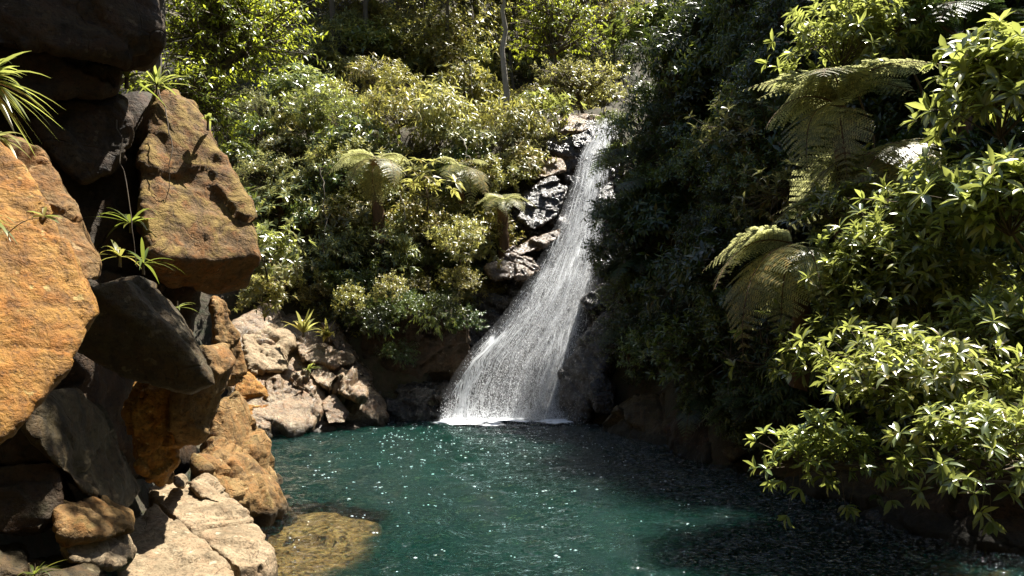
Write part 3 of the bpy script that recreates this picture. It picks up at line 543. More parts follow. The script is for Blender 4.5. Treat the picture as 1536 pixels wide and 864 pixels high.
def waterfall():
    rng = np.random.default_rng(11); root = tag(empty('waterfall', P(780, 630, 16)), 'white veil of water fanning down the dark rock into the pool', 'waterfall')
    base = np.array(root.location)
    for k, (off, dens) in enumerate(((0.08, 0.82), (0.16, 0.62), (0.26, 0.46), (0.36, 0.3))):
        nu, nv = 40, 150; U, V = np.meshgrid(np.linspace(-0.02, 1.02, nu), np.linspace(0, 1, nv))
        q = np.stack([U.ravel() * 5 + k * 9, V.ravel() * 5, 0 * U.ravel()], 1); b = fbm(q, 3).reshape(U.shape) * 0.10
        p = flow(U + 0.03 * np.sin(V * 9 + k * 2), V, off * np.minimum(1, V * 4 + 0.15) + b)
        me = mesh_from('water_sheet', (p - base).reshape(-1, 3), grid_faces(nu, nv), sheet_mat('water_sheet_%d' % k, 3.1 * k, dens), True)
        uvl = me.uv_layers.new(name='UVMap'); li = np.empty(len(me.loops), np.int32); me.loops.foreach_get('vertex_index', li)
        uvs = np.stack([U.ravel() * np.interp(V.ravel(), [0, 1], [0.35, 1.0]), V.ravel()], 1)[li]; uvl.data.foreach_set('uv', uvs.astype(np.float32).ravel())
        # thin at both sides, thinner still over the lower left where the rock shows through
        e = sstep(0, 0.12, U) * sstep(1.0, 0.9, U) * (1 - 0.72 * sstep(0.62, 0.85, V) * sstep(0.62, 0.2, U)) * (1 - 0.35 * sstep(0.3, 0.0, U)) * (0.62 + 0.5 * np.exp(-((U - 0.62 + 0.16 * np.sin(V * 6)) / 0.2) ** 2)) * (1 - 0.45 * sstep(0.75, 1.0, U) * sstep(0.35, 0.7, V))
        at = me.attributes.new('edge', 'FLOAT', 'POINT'); at.data.foreach_set('value', np.clip(e, 0, 1).astype(np.float32).ravel())
        link('water_sheet', me, root)
    # threads of water: thin tapered ribbons along the flow
    def threads(n, ufun, vr, length, wd, offr, name):
        S = 7; u0 = ufun(n); v0 = rng.uniform(vr[0], vr[1], n); ln = rng.uniform(length[0], length[1], n); off = rng.uniform(offr[0], offr[1], n)
        s = np.linspace(0, 1, S); V = np.clip(v0[:, None] + ln[:, None] * s, 0, 1)
        Um = u0[:, None] + 0.012 * np.sin(V * 40 + u0[:, None] * 50) + rng.normal(0, 0.012, (n, 1)) * s
        o = off[:, None] * np.minimum(1, V * 3 + 0.1) * (0.7 + 0.3 * np.sin(V * 17 + u0[:, None] * 9))
        p = flow(Um, V, o); wv = (wd * rng.uniform(0.5, 1.4, n))[:, None] * np.sin(np.pi * (0.06 + 0.9 * s))
        ang = rng.uniform(-0.9, 0.9, n)[:, None]
        side = np.stack([np.cos(ang) + 0 * s, np.sin(ang) + 0 * s, np.zeros((n, S))], -1)
        a = p - side * wv[..., None]; b = p + side * wv[..., None]; c = p - np.array([0, 1, 0.3]) * wv[..., None] * 0.8
        Vx = np.stack([a, c, b], 2).reshape(-1, 3) - base
        i0 = (np.arange(n)[:, None] * S + np.arange(S - 1)) * 3; i0 = i0.ravel()
        F = np.concatenate([np.stack([i0, i0 + 1, i0 + 4, i0 + 3], 1), np.stack([i0 + 1, i0 + 2, i0 + 5, i0 + 4], 1)])
        o_ = link(name, mesh_from(name, Vx, F, M['thread'], True), root); tag(o_, kind='stuff')
    M['thread'] = white_mat('water_thread', 1.0, (0.93, 0.95, 0.97)); M['drop'] = white_mat('water_drop', 1.0, (0.95, 0.96, 0.98))
    threads(420, lambda n: rng.beta(1.6, 1.3, n), (0.0, 0.95), (0.03, 0.12), 0.004, (0.05, 0.4), 'water_threads')
    for k, (u0, va, vb) in enumerate(((.10, .38, .80), (.30, .30, .92), (.46, .12, .70), (.58, .0, .55), (.70, .05, .95), (.84, .25, .80), (.22, .62, .98))):   # ropes of white water
        threads(70, lambda n: rng.normal(u0, .04, n), (va, vb), (0.02, 0.07), 0.006, (0.12, 0.4), 'water_rope')
    threads(420, lambda n: rng.normal(0.08, 0.035, n), (0.70, 0.97), (0.02, 0.07), 0.007, (0.1, 0.3), 'side_trickle')
    # droplets
    def drops(Pp, r, name, sh=(1, 1, 1.8)):
        n = len(Pp); O = np.array([(1, 0, 0), (-1, 0, 0), (0, 1, 0), (0, -1, 0), (0, 0, 1), (0, 0, -1)], float) * np.array(sh)
        Fo = np.array([(0, 2, 4), (2, 1, 4), (1, 3, 4), (3, 0, 4), (2, 0, 5), (1, 2, 5), (3, 1, 5), (0, 3, 5)])
        Vx = (Pp[:, None] + O * r[:, None, None]).reshape(-1, 3) - base; F = (Fo[None] + (np.arange(n) * 6)[:, None, None]).reshape(-1, 3)
        tag(link(name, mesh_from(name, Vx, F, M['drop'], True), root), kind='stuff')
    n = 42000; u = np.concatenate([rng.beta(1.4, 1.2, n * 2 // 3), rng.uniform(-0.04, 0.75, n - n * 2 // 3)]); v = np.clip(rng.beta(1.7, 1.1, n), 0.02, 0.995)
    v[n * 2 // 3:] = rng.uniform(0.5, 0.99, n - n * 2 // 3)
    pts = flow(u, v, rng.gamma(2, 0.11, n)) + rng.normal(0, 0.03, (n, 3))
    drops(pts, rng.uniform(0.0016, 0.0044, n) * rng.choice([1, 1, 1, 1.9], n), 'spray_droplets')
    n = 6500; a = rng.uniform(-1.4, 1.45, n); pts = np.stack([a, 15.8 - rng.gamma(1.6, 0.2, n), rng.gamma(1.2, 0.12, n)], 1)
    drops(pts, rng.uniform(0.002, 0.006, n), 'splash_droplets')
    # white bubble flecks added over the pool to stand in for sun glints
    n = 520; bx = rng.normal(-0.5, 1.5, n); by = 15.4 - rng.gamma(1.7, 2.0, n); k = (by > 5.5) & (bx > np.interp(by, YL, XL) + 1.4) & (bx < np.interp(by, YR, XR) - 1.0); bx, by = bx[k], by[k]
    pts = np.stack([bx, by, np.full(len(bx), 0.02)], 1); tw = pts + np.stack([rng.normal(0, .04, len(bx)), rng.normal(0, .03, len(bx)), 0 * bx], 1); drops(np.concatenate([pts, tw[::2]]), rng.uniform(0.0035, 0.009, len(bx) + len(tw[::2])) * rng.choice([1, 1, 1.6], len(bx) + len(tw[::2])), 'glint_bubbles', (1.5, 1.0, 0.6))
    # foam riding on the water at the foot
    fm = N('foam'); tc = fm.n('ShaderNodeTexCoord'); nn = fm.noise(tc.outputs['Object'], 9, 6, 0.75, 0.6); at = fm.n('ShaderNodeAttribute', attribute_name='edge')
    d = fm.n('ShaderNodeBsdfDiffuse'); d.inputs[0].default_value = (0.85, 0.88, 0.9, 1); tr = fm.n('ShaderNodeBsdfTransparent'); mx = fm.n('ShaderNodeMixShader')
    fm.l(fm.ramp(fm.math('ADD', nn, fm.math('SUBTRACT', at.outputs['Fac'], 0.5)), [(0.47, 0.0), (0.75, 1.0)]), mx.inputs[0]); fm.l(tr.outputs[0], mx.inputs[1]); fm.l(d.outputs[0], mx.inputs[2])
    fmat = fm.out(mx.outputs[0])
    nu, nv = 150, 60; U, V = np.meshgrid(np.linspace(-1.9, 1.75, nu), np.linspace(13.9, 16.2, nv))
    q = np.stack([U.ravel() * 5, V.ravel() * 5, 0 * U.ravel()], 1)
    e = 1.25 * np.exp(-((V - 15.35) / 0.58) ** 2) * sstep(-1.9, -0.9, U) * sstep(1.75, 0.9, U) * (1.0 + 0.25 * sstep(0.8, -0.6, U))
    Z = 0.022 + 0.022 * e * (0.5 + 0.5 * fbm(q, 3).reshape(U.shape)); e = np.clip(e * (0.85 + 0.5 * fbm(q * .45, 3).reshape(U.shape)), 0, 1)
    me = mesh_from('foam', np.stack([U, V, Z], -1).reshape(-1, 3) - base, grid_faces(nu, nv), fmat, True)
    at = me.attributes.new('edge', 'FLOAT', 'POINT'); at.data.foreach_set('value', e.astype(np.float32).ravel()); link('foam', me, root)
waterfall()
def mist():
    """fine spray hanging in the air round the foot of the fall"""
    m = N('mist'); o = m.n('ShaderNodeOutputMaterial'); v = m.n('ShaderNodeVolumePrincipled'); v.inputs['Color'].default_value = (0.95, 0.97, 1, 1); v.inputs['Density'].default_value = 0.09; v.inputs['Anisotropy'].default_value = 0.3
    m.l(v.outputs[0], o.inputs['Volume'])
    pys = (240, 290, 330, 380, 430, 480, 520, 560, 600, 629); ring = []
    for py in pys:                                        # four corners per height, joined into one closed body
        L_, R_, Y_ = (float(a) for a in ftab(py)); e = np.interp(py, [240, 629], [1, 16]); dp = .2 + .8 * (py - 240) / 390
        for px, dy in ((L_ - e, -.02), (R_ + e * .5, -.02), (R_ + e * .5, dp), (L_ - e, dp)): p = P(px, py, Y_); p[1] -= dy; ring.append(p)
    n = len(pys); F = [(4 * k + a, 4 * k + (a + 1) % 4, 4 * k + 4 + (a + 1) % 4, 4 * k + 4 + a) for k in range(n - 1) for a in range(4)] + [(3, 2, 1, 0), (4 * n - 4, 4 * n - 3, 4 * n - 2, 4 * n - 1)]
    me = mesh_from('mist', np.array(ring), np.array(F), m.m)
    tag(link('mist', me, bpy.data.objects['waterfall']), kind='stuff'); bpy.data.objects['mist'].location = tuple(-np.array(bpy.data.objects['waterfall'].location))
mist()
print('water', round(time.time() - T0, 1))
# ------------------------------------------------------------------ leaf and plant builders
LT4 = (np.array([(0, 0, 0), (.42, -.5, .05), (.42, .5, .05), (.5, 0, -.02), (1, 0, -.14)]), np.array([(0, 1, 3), (0, 3, 2), (1, 4, 3), (3, 4, 2)]))
LT8 = (np.array([(0, 0, 0), (.28, -.4, .06), (.28, 0, 0), (.28, .4, .06), (.66, -.42, .02), (.66, 0, -.05), (.66, .42, .02), (1, 0, -.17)]),
       np.array([(0, 1, 2), (0, 2, 3), (1, 4, 5), (1, 5, 2), (2, 5, 6), (2, 6, 3), (4, 7, 5), (5, 7, 6)]))
LSTR = (np.array([(0, -.25, 0), (0, .25, 0), (.3, -.5, .08), (.3, .5, .08), (.62, -.42, .05), (.62, .42, .05), (.85, -.22, -.06), (.85, .22, -.06), (1, 0, -.16)]),
        np.array([(0, 2, 3), (0, 3, 1), (2, 4, 5), (2, 5, 3), (4, 6, 7), (4, 7, 5), (6, 8, 7)]))
def leaf_arrays(T, pos, dr, nr, L, W):
    dr = unit(dr); nr = unit(nr - (nr * dr).sum(-1, keepdims=True) * dr); sd = np.cross(nr, dr)
    t = T[0]; V = pos[:, None] + L[:, None, None] * (t[None, :, 0:1] * dr[:, None] + t[None, :, 2:3] * nr[:, None]) + W[:, None, None] * t[None, :, 1:2] * sd[:, None]
    F = T[1][None] + (np.arange(len(pos)) * len(t))[:, None, None]
    return V.reshape(-1, 3), F.reshape(-1, 3)
def sprays(rng, tips, ax, n, L, W, T, theta=(35, 75), tw=0.15, droop=0.2, rosette=False):
    m = len(tips); ax = unit(ax); ref = np.where(np.abs(ax[:, 2:3]) > 0.9, np.array([[1., 0, 0]]), np.array([[0, 0, 1.]]))
    e1 = unit(np.cross(ax, ref)); e2 = np.cross(ax, e1)
    k = np.arange(n)[None] + 0 * np.zeros((m, 1)); ang = k * 2.39996 + rng.uniform(0, 6.28, (m, 1)) + rng.normal(0, .25, (m, n))
    fr = (rng.uniform(0.85, 1.0, (m, n)) if rosette else np.linspace(0.15, 1, n)[None] + rng.normal(0, .04, (m, n)))
    th = np.radians(rng.uniform(theta[0], theta[1], (m, n))); rad = np.cos(ang)[..., None] * e1[:, None] + np.sin(ang)[..., None] * e2[:, None]
    d = ax[:, None] * np.cos(th)[..., None] + rad * np.sin(th)[..., None]; d[..., 2] -= droop * rng.uniform(0.3, 1.5, (m, n)); d = unit(d)
    pos = tips[:, None] + ax[:, None] * (fr * tw)[..., None]
    nr = ax[:, None] * 0.7 + np.array([0, 0, 0.8]) + rng.normal(0, .35, (m, n, 3))
    Ls = L * rng.uniform(0.6, 1.15, (m, n)); Ws = W * rng.uniform(0.75, 1.1, (m, n)) * Ls / L
    return leaf_arrays(T, pos.reshape(-1, 3), d.reshape(-1, 3), nr.reshape(-1, 3), Ls.ravel(), Ws.ravel())
def sticks(A, B, ra, rb, s=4):
    A = np.asarray(A, float); B = np.asarray(B, float); n = len(A); ra = np.broadcast_to(ra, n); rb = np.broadcast_to(rb, n)
    a = unit(B - A); ref = np.where(np.abs(a[:, 2:3]) > 0.9, np.array([[1., 0, 0]]), np.array([[0, 0, 1.]])); e1 = unit(np.cross(a, ref)); e2 = np.cross(a, e1)
    t = np.arange(s) * 2 * np.pi / s; ring = np.cos(t)[None, :, None] * e1[:, None] + np.sin(t)[None, :, None] * e2[:, None]
    V = np.stack([A[:, None] + ring * ra[:, None, None], B[:, None] + ring * rb[:, None, None]], 1).reshape(-1, 3)
    i = np.arange(s); j = (i + 1) % s; f = np.stack([i, j, j + s, i + s], 1)
    return V, (f[None] + (np.arange(n) * 2 * s)[:, None, None]).reshape(-1, 4)
def polyline(pts, r0, r1, s=6):
    pts = np.asarray(pts, float); r = np.linspace(r0, r1, len(pts)); n = len(pts); tng = unit(np.gradient(pts, axis=0)); ref = np.array([0.31, 0.83, 0.2])
    e1 = unit(np.cross(tng, ref)); e2 = np.cross(tng, e1); t = np.arange(s) * 2 * np.pi / s
    V = pts[:, None] + (np.cos(t)[None, :, None] * e1[:, None] + np.sin(t)[None, :, None] * e2[:, None]) * r[:, None, None]
    i = np.arange(s); j = (i + 1) % s; f = np.stack([i, j, j + s, i + s], 1)
    return V.reshape(-1, 3), (f[None] + (np.arange(n - 1) * s)[:, None, None]).reshape(-1, 4)
def curve(a, b, sag, n=8, wob=0.0, rng=None):
    t = np.linspace(0, 1, n)[:, None]; p = np.asarray(a) * (1 - t) + np.asarray(b) * t; p = p + np.asarray(sag) * (4 * t * (1 - t))
    if rng is not None and wob: p[1:-1] += rng.normal(0, wob, (n - 2, 3))
    return p
def cat(parts):
    V = []; F = []; o = 0
    for v, f in parts: V.append(v); F.append(f + o); o += len(v)
    return np.concatenate(V), np.concatenate(F)
def crown(rng, c, rad, ncl, tpc, clr, nleaf, L, W, T=LT4, theta=(35, 75), tw=0.15, droop=0.2, rosette=False, root=None, up=0.45, shell=0.5, stem_r=0.02, lean=(0, 0, 0), sides=6):
    """leaf array and stick array of one crown made of uneven clumps"""
    c = np.asarray(c, float); rad = np.asarray(rad, float)
    d = unit(rng.normal(size=(ncl, 3))); d[:, 2] = np.where(d[:, 2] < -0.35, -d[:, 2], d[:, 2]); rr = rng.uniform(shell, 1.0, (ncl, 1))
    cc = c + d * rad * rr; cs = clr * rng.uniform(0.65, 1.3, (ncl, 1, 1))
    tips = (cc[:, None] + rng.normal(size=(ncl, tpc, 3)) * cs * np.array([1, 1, 0.6])).reshape(-1, 3)
    ax = unit((tips - c) / rad * 0.9 + rng.normal(0, .4, tips.shape) + np.array([0, 0, up]) + np.asarray(lean))
    lv = sprays(rng, tips, ax, nleaf, L, W, T, theta, tw, droop, rosette)
    ccr = np.repeat(cc, tpc, 0); st = [sticks(ccr * 0.75 + tips * 0.25, tips + ax * tw, stem_r * 0.22, stem_r * 0.1, 3)]
    st.append(sticks(np.repeat(c[None], ncl, 0) - np.array([0, 0, rad[2] * 0.4]), cc, stem_r * 0.6, stem_r * 0.3, 4))
    if root is not None:
        r = np.asarray(root, float); e = c - np.array([0, 0, rad[2] * 0.3]); st.append(polyline(curve(r, e, (e - r) * np.array([-.15, -.15, 0.12]), 9, np.linalg.norm(e - r) * 0.012, rng), stem_r * 1.6, stem_r * 0.7, sides))
    return lv, cat(st)
def plant(name, label, catg, group, leafmat, lv, st, loc=(0, 0, 0), stemmat='twig', fol='foliage', stem='stem', smooth=False):
    root = empty(name, loc); tag(root, label, catg, group); b = np.asarray(loc, float)
    link(fol, mesh_from(fol, lv[0] - b, lv[1], M[leafmat], smooth), root); link(stem, mesh_from(stem, st[0] - b, st[1], M[stemmat], True), root)
    return root
def dup(root, loc, rz=0.0, s=1.0, tilt=None, label=None, group=None, mat=None, name=None):
    r = root.copy(); COL.objects.link(r); r.location = tuple(loc)
    q = Matrix.Rotation(rz, 4, 'Z')
    if tilt is not None: q = Vector((0, 0, 1)).rotation_difference(Vector(tilt)).to_matrix().to_4x4() @ q
    r.rotation_euler = q.to_euler(); r.scale = (s, s, s)
    if label: r['label'] = label
    if group: r['group'] = group
    for ch in root.children:
        c = ch.copy(); COL.objects.link(c); c.parent = r; c.matrix_parent_inverse = Matrix.Identity(4)
        if mat and ch.name.split('.')[0] in ('foliage', 'crown', 'frond'):
            c.material_slots[0].link = 'OBJECT'; c.material_slots[0].material = M[mat]
    return r
# ------------------------------------------------------------------ ferns
def frond_mesh(seed, npin=21, npl=13, mat='fern'):
    rng = np.random.default_rng(seed); S = np.linspace(0.10, 1, npin)
    def spine(s): return np.stack([s * (1 - 0.10 * s), 0.03 * np.sin(s * 4 + seed), 0.5 * s - 0.95 * s * s], -1)
    tan = unit(spine(S + 1e-3) - spine(S)); P0 = spine(S); nrm = unit(np.cross(np.cross(tan, [0, 0, 1.0]), tan)); sd = np.cross(nrm, tan)
    plen = 0.36 * np.sin(np.pi * np.clip(S * 0.86 + 0.10, 0, 1)) ** 0.8 * (1 - 0.55 * S ** 3)
    pos = []; dr = []; nr = []; L = []; W = []; pins = []
    for sg in (-1, 1):
        d = unit(sd * sg * 0.9 + tan * 0.42 + nrm * 0.05 + rng.normal(0, 0.05, tan.shape))
        for k in range(npl):
            t = (k + 0.6) / npl; l = plen * t; p = P0 + d * l[:, None] - nrm * (0.22 * plen * t * t)[:, None]
            dd = unit(d - nrm * 0.4 * t); ps = np.cross(nrm, dd); pl_ = plen * 0.2 * (1 - 0.72 * t) + 0.005
            for s2 in (-1, 1):
                pos.append(p); dr.append(unit(ps * s2 * 0.92 + dd * 0.5 + rng.normal(0, .05, dd.shape))); nr.append(nrm + 0 * p); L.append(pl_); W.append(plen / npl * 0.8 + 0 * pl_)
        pins.append(sticks(P0, P0 + d * plen[:, None] * 0.5 - nrm * (plen * 0.05)[:, None], 0.003, 0.0015, 3))
    T = (np.array([(0, -.4, 0), (0, .4, 0), (.6, .34, .0), (.6, -.34, .0), (1, 0, -.06)]), np.array([(0, 3, 2), (0, 2, 1), (3, 4, 2)]))
    lv = leaf_arrays(T, np.concatenate(pos), np.concatenate(dr), np.concatenate(nr), np.concatenate(L), np.concatenate(W))
    sp = cat([polyline(spine(np.linspace(0, 1, 14)), 0.010, 0.002, 4)] + pins)
    return mesh_from('frond', lv[0], lv[1], M[mat]), mesh_from('rachis', sp[0], sp[1], M['fernbark'], True)
FR = [frond_mesh(s) for s in (1, 2, 3)]
def fern(label, loc, fronds, trunk=0.0, mat='fern', name=None, group=None, tr=0.07, catg=None):
    """fronds: (azimuth deg, rise deg, length m, roll deg); azimuth 0 = +X, 90 = away from the camera"""
    loc = np.asarray(loc, float); base = loc - np.array([0, 0, trunk]); rt = empty(name or ('tree_fern' if trunk else 'fern'), base); tag(rt, label, catg or 'fern', group)
    for k, (az, ri, ln, roll) in enumerate(fronds):
        f, s = FR[k % 3]; o = link('frond', f, rt); o.location = (0, 0, trunk)
        q = Matrix.Rotation(R(az), 4, 'Z') @ Matrix.Rotation(R(-ri), 4, 'Y') @ Matrix.Rotation(R(roll), 4, 'X'); o.rotation_euler = q.to_euler(); o.scale = (ln, ln, ln)
        if mat != 'fern': o.material_slots[0].link = 'OBJECT'; o.material_slots[0].material = M[mat]
        link('rachis', s, o)
    if trunk:
        rng = np.random.default_rng(int(abs(loc[0]) * 100)); n = 14; t = np.linspace(0, 1, n); pts = np.stack([0.03 * np.sin(t * 5), 0.03 * np.cos(t * 4) - 0.03, -0.4 + t * (trunk + 0.4)], 1)
        v, f = polyline(pts, tr * 1.25, tr, 10); v = v + rng.normal(0, 0.012, v.shape); link('trunk', mesh_from('trunk', v, f, M['fernbark'], True), rt)
    return rt
def radial(n, rise, ln, seed, a0=0, span=360):
    g = np.random.default_rng(seed); return [(a0 + span * k / n + g.normal(0, 9), rise + g.normal(0, 10), ln * g.uniform(.8, 1.12), g.normal(0, 12)) for k in range(n)]
def on_ground(px, py): p, ok = hit(px, py); return p[0]
# right-hand ferns (hand placed)
fern('large sunlit fern with broad hanging frond left of the bright bush', P(1196, 372, 7.4), [(214, -22, 1.3, 12), (194, 2, 1.05, 25), (238, -35, 0.95, -10), (172, 12, .9, 20), (275, -20, 0.8, 0)], 0.9)
fern('tall tree fern with an arching sunlit frond beside the dark cliff', P(1262, 165, 8.2), [(196, 8, 1.1, 30), (222, -15, 1.15, 10), (250, -25, 1.0, 0), (170, 42, 1.0, 0), (240, 30, 1.1, 0), (300, 35, 1.1, 0), (20, 40, 1.0, 0), (80, 40, 1.0, 0), (130, 45, 1.0, 0)], 1.6)
fern('grey-green tree fern with many drooping fronds above the bright bush', P(1318, 232, 8.0), radial(10, -12, 1.15, 4), 1.5)
fern('low fern sending one pale frond level over the dark gully', P(1262, 318, 8.2), [(186, 8, 0.95, 10), (160, 25, .7, 0), (230, 20, .7, 0), (300, 30, .7, 0)], 0.5)
fern('dim tree fern overhanging at the dark top by the branches', P(1440, 60, 9.0), radial(9, 22, 1.3, 9), 1.6, 'fern_shaded')
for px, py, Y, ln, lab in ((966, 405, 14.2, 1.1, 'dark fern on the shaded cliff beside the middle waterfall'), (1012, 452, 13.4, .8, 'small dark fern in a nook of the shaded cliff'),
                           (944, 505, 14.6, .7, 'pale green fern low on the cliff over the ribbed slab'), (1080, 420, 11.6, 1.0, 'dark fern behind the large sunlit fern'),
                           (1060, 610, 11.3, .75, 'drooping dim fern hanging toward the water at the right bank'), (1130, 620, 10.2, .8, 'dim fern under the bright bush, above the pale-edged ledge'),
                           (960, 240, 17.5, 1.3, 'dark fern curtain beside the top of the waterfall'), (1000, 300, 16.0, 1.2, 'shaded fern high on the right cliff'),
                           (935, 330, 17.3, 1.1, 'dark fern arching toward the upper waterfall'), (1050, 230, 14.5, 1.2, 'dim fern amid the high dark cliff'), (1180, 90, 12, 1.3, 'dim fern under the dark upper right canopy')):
    p = on_ground(px, py); p[1] -= .15; p[2] += .1; fern(lab, p, radial(7, 5, ln, int(px), 150, 240), 0.18, 'fern_shaded', name='fern')
# left and centre ferns
fern('tree fern with drooping grey fronds and shaggy trunk on the left bank', P(566, 240, 17.2), [(200, 5, 1.2, 10), (232, -20, 1.1, 0), (266, -62, 1.2, 8), (312, -15, 1.15, -10), (5, 15, .9, 0), (60, 25, .9, 0), (150, 20, 1.0, 0)], 1.6, tr=.11)
fern('tree fern with one bright hanging frond above the wet ledges', P(690, 252, 18.4), [(300, -28, 1.1, 0), (325, -20, 1.2, 0), (250, -5, .9, 0), (200, 25, .9, 0), (20, 30, .8, 0), (100, 30, .8, 0)], 0.9)
fern('short tree fern with a rusty trunk beside the glistening rock', P(755, 302, 17.6), [(195, 12, .75, 0), (238, 0, .75, 0), (275, -8, .7, 0), (315, 0, .75, 0), (352, 15, .75, 0), (60, 35, .7, 0), (130, 35, .7, 0)], 1.3, tr=.11)
fern('small fern at the rim of the slope beside the overhanging boulder', on_ground(425, 310) + np.array([0, -.2, .25]), radial(7, 10, .8, 15), 0.3)
print('ferns', round(time.time() - T0, 1))
# ------------------------------------------------------------------ the bright bush on the right bank (several shrubs)
rng = np.random.default_rng(21)
BR = [  # crown centre (px, py, depth), radii, clumps, leaf length, label, leaf material, root offset
    (1310, 330, 7.8, (.62, .55, .42), 16, .125, 'glossy bright shrub whose top reaches up to the grey-green tree fern', 'l_bright'),
    (1300, 452, 7.1, (.62, .55, .42), 18, .125, 'glossy yellow-green shrub just right of the broad hanging fern frond', 'l_bright'),
    (1250, 548, 6.6, (.42, .42, .26), 12, .12, 'brilliantly lit shrub tip drooping lowest toward the shaded ferns', 'l_bright'),
    (1410, 470, 6.9, (.62, .55, .5), 18, .125, 'dense glossy shrub in the middle of the bright thicket', 'l_bright'),
    (1400, 600, 5.3, (.6, .4, .3), 20, .115, 'broad green shrub spreading over the layered ledges', 'l_bright'),
    (1228, 694, 5.4, (.27, .25, .11), 7, .10, 'little sunlit shrub hanging right above the waterline', 'l_bright'),
    (1500, 170, 6.7, (.5, .45, .55), 14, .19, 'large-leaved shrub with gleaming leaves at the upper right', 'l_bright'),
    (1515, 325, 6.0, (.34, .36, .36), 11, .17, 'large-leaved dark-stemmed shrub under the gleaming leaves', 'l_bright'),
    (1520, 540, 5.6, (.4, .4, .45), 13, .125, 'half-shaded shrub beside the dense glossy one', 'l_bright'),
    (1490, 690, 4.6, (.34, .28, .2), 9, .105, 'drooping shrub with dry brown tips over the lower ledge', 'l_bright'),
    (1340, 690, 7.0, (.40, .35, .2), 8, .11, 'sparse low shrub in shade between the layered ledges', 'l_deep'),
    (1425, 330, 6.9, (.45, .42, .4), 12, .13, 'sunlit shrub filling the gap below the gleaming large leaves', 'l_bright'),
    (1340, 400, 7.0, (.45, .42, .34), 12, .125, 'thick sunlit shrub linking the bright thicket with the tree fern', 'l_bright'),
    (1260, 80, 8.3, (.50, .45, .5), 14, .13, 'sunlit shrub perched over the tall tree fern', 'l_bright'),
    (1345, 30, 8.6, (.6, .5, .4), 12, .13, 'half-lit shrub under the dark top canopy', 'l_mid'),
    (1400, 250, 9.0, (.5, .5, .4), 10, .13, 'dark shrub filling the shade behind the gleaming leaves', 'l_deep'),
    (1125, 205, 11.0, (.42, .4, .22), 9, .13, 'small sunlit shrub sticking out of the dark cliff', 'l_pale'),
    (1168, 296, 10.0, (.30, .3, .12), 5, .12, 'flat sunlit sprig of shrub over the dark gully', 'l_pale'),
    (1052, 535, 11.7, (.62, .5, .45), 15, .125, 'dim blue-green shrub overhanging the dark water', 'l_mid'),
    (1150, 520, 9.8, (.5, .5, .6), 12, .10, 'dim shrub behind the broad hanging fern frond', 'l_deep'),
    (1000, 60, 17.0, (1.0, .8, .7), 20, .19, 'dark glossy tree top leaning out above the fall', 'l_mid'),
    (1090, 110, 16.0, (.8, .8, .6), 16, .19, 'dark leafy branch with a few lit leaves at the cliff top', 'l_deep'),
]
for (px, py, Y, rad, ncl, L, lab, mt) in BR:
    c = P(px, py, Y); rx = c[0] + 0.9; ry = Y + 0.5
    rx = max(rx, float(np.interp(ry, YR, XR)) + 0.5)
    while zat(rx, ry) > c[2] + 0.2 and rx > c[0] + 0.2: rx -= 0.1
    root = np.array([rx, ry, float(zat(rx, ry)) - 0.1])
    big = Y > 9
    lv, st = crown(rng, c, rad, int(ncl * 1.45), 12 if not big else 14, .15 * (1 if not big else 1.5), 8, L, L * 0.34, LT8, (30, 82), .10, .22, rosette=rng.random() < 2, root=root, up=.55, shell=.35, stem_r=.014 if not big else .03)
    plant('glossy_shrub', lab, 'shrub', None, mt, lv, st, root)
# near foreground plants on the left
def strap_plant(label, loc, n, L, W, seed, mat='l_bright', az=None, name='strap_leaf_plant', el=(20, 80)):
    g = np.random.default_rng(seed); loc = np.asarray(loc, float); a = g.uniform(0, 360, n) if az is None else g.uniform(az[0], az[1], n); e = np.radians(g.uniform(el[0], el[1], n)); a = np.radians(a)
    d = np.stack([np.cos(a) * np.cos(e), np.sin(a) * np.cos(e), np.sin(e)], 1); Ls = L * g.uniform(.5, 1.1, n)
    # arched leaves in three lengths
    V = []; F = []; o = 0
    t = np.linspace(0, 1, 7); wd = np.array([.35, .8, 1, .95, .75, .42, .02])
    for k in range(n):
        p = d[k] * (t * Ls[k])[:, None] - np.array([0, 0, 1.0]) * (0.45 * Ls[k] * t ** 2.2)[:, None] * g.uniform(.5, 1.5); sd = unit(np.cross(d[k], [0, 0, 1.0]))
        w_ = W * wd * g.uniform(.7, 1.1); V += [p - sd * w_[:, None] + np.array([0, 0, .15]) * w_[:, None], p, p + sd * w_[:, None] + np.array([0, 0, .15]) * w_[:, None]]
        i = np.arange(6); F += [np.stack([o + i, o + i + 1, o + i + 8, o + i + 7], 1), np.stack([o + 7 + i, o + 8 + i, o + 15 + i, o + 14 + i], 1)]; o += 21
    root = empty(name, loc); tag(root, label, 'plant'); link('foliage', mesh_from('foliage', np.concatenate(V), np.concatenate(F), M[mat], True), root)
    v, f = polyline([(0, 0, -.08), (0, 0, -.02), (0, 0, 0.05)], W * .8, W * .5, 6); link('stem', mesh_from('stem', v, f, M['twig'], True), root); return root
strap_plant('strap-leaved plant with gleaming leaves on top of the orange slab', P(-26, 120, 3.0), 60, .26, .013, 1, az=(-90, 60), el=(-45, 75))
strap_plant('small strap-leaved tuft on the upper edge of the orange slab', P(-10, 208, 2.9), 12, .16, .012, 2, 'l_pale', az=(-60, 60), el=(-20, 40))
strap_plant('tuft of narrow leaves rooted at the left side of the orange slab', P(-18, 330, 2.85), 10, .16, .008, 3, az=(-60, 50), el=(-30, 30))
strap_plant('dark strap-leaved plant drooping inside the shaded crevice', P(196, 335, 6.4), 16, .42, .018, 4, 'l_mid', el=(-10, 50))
strap_plant('small strap-leaved plant over the wedge-shaped block', P(215, 395, 5.6), 12, .3, .013, 5, 'l_mid', el=(-10, 60))
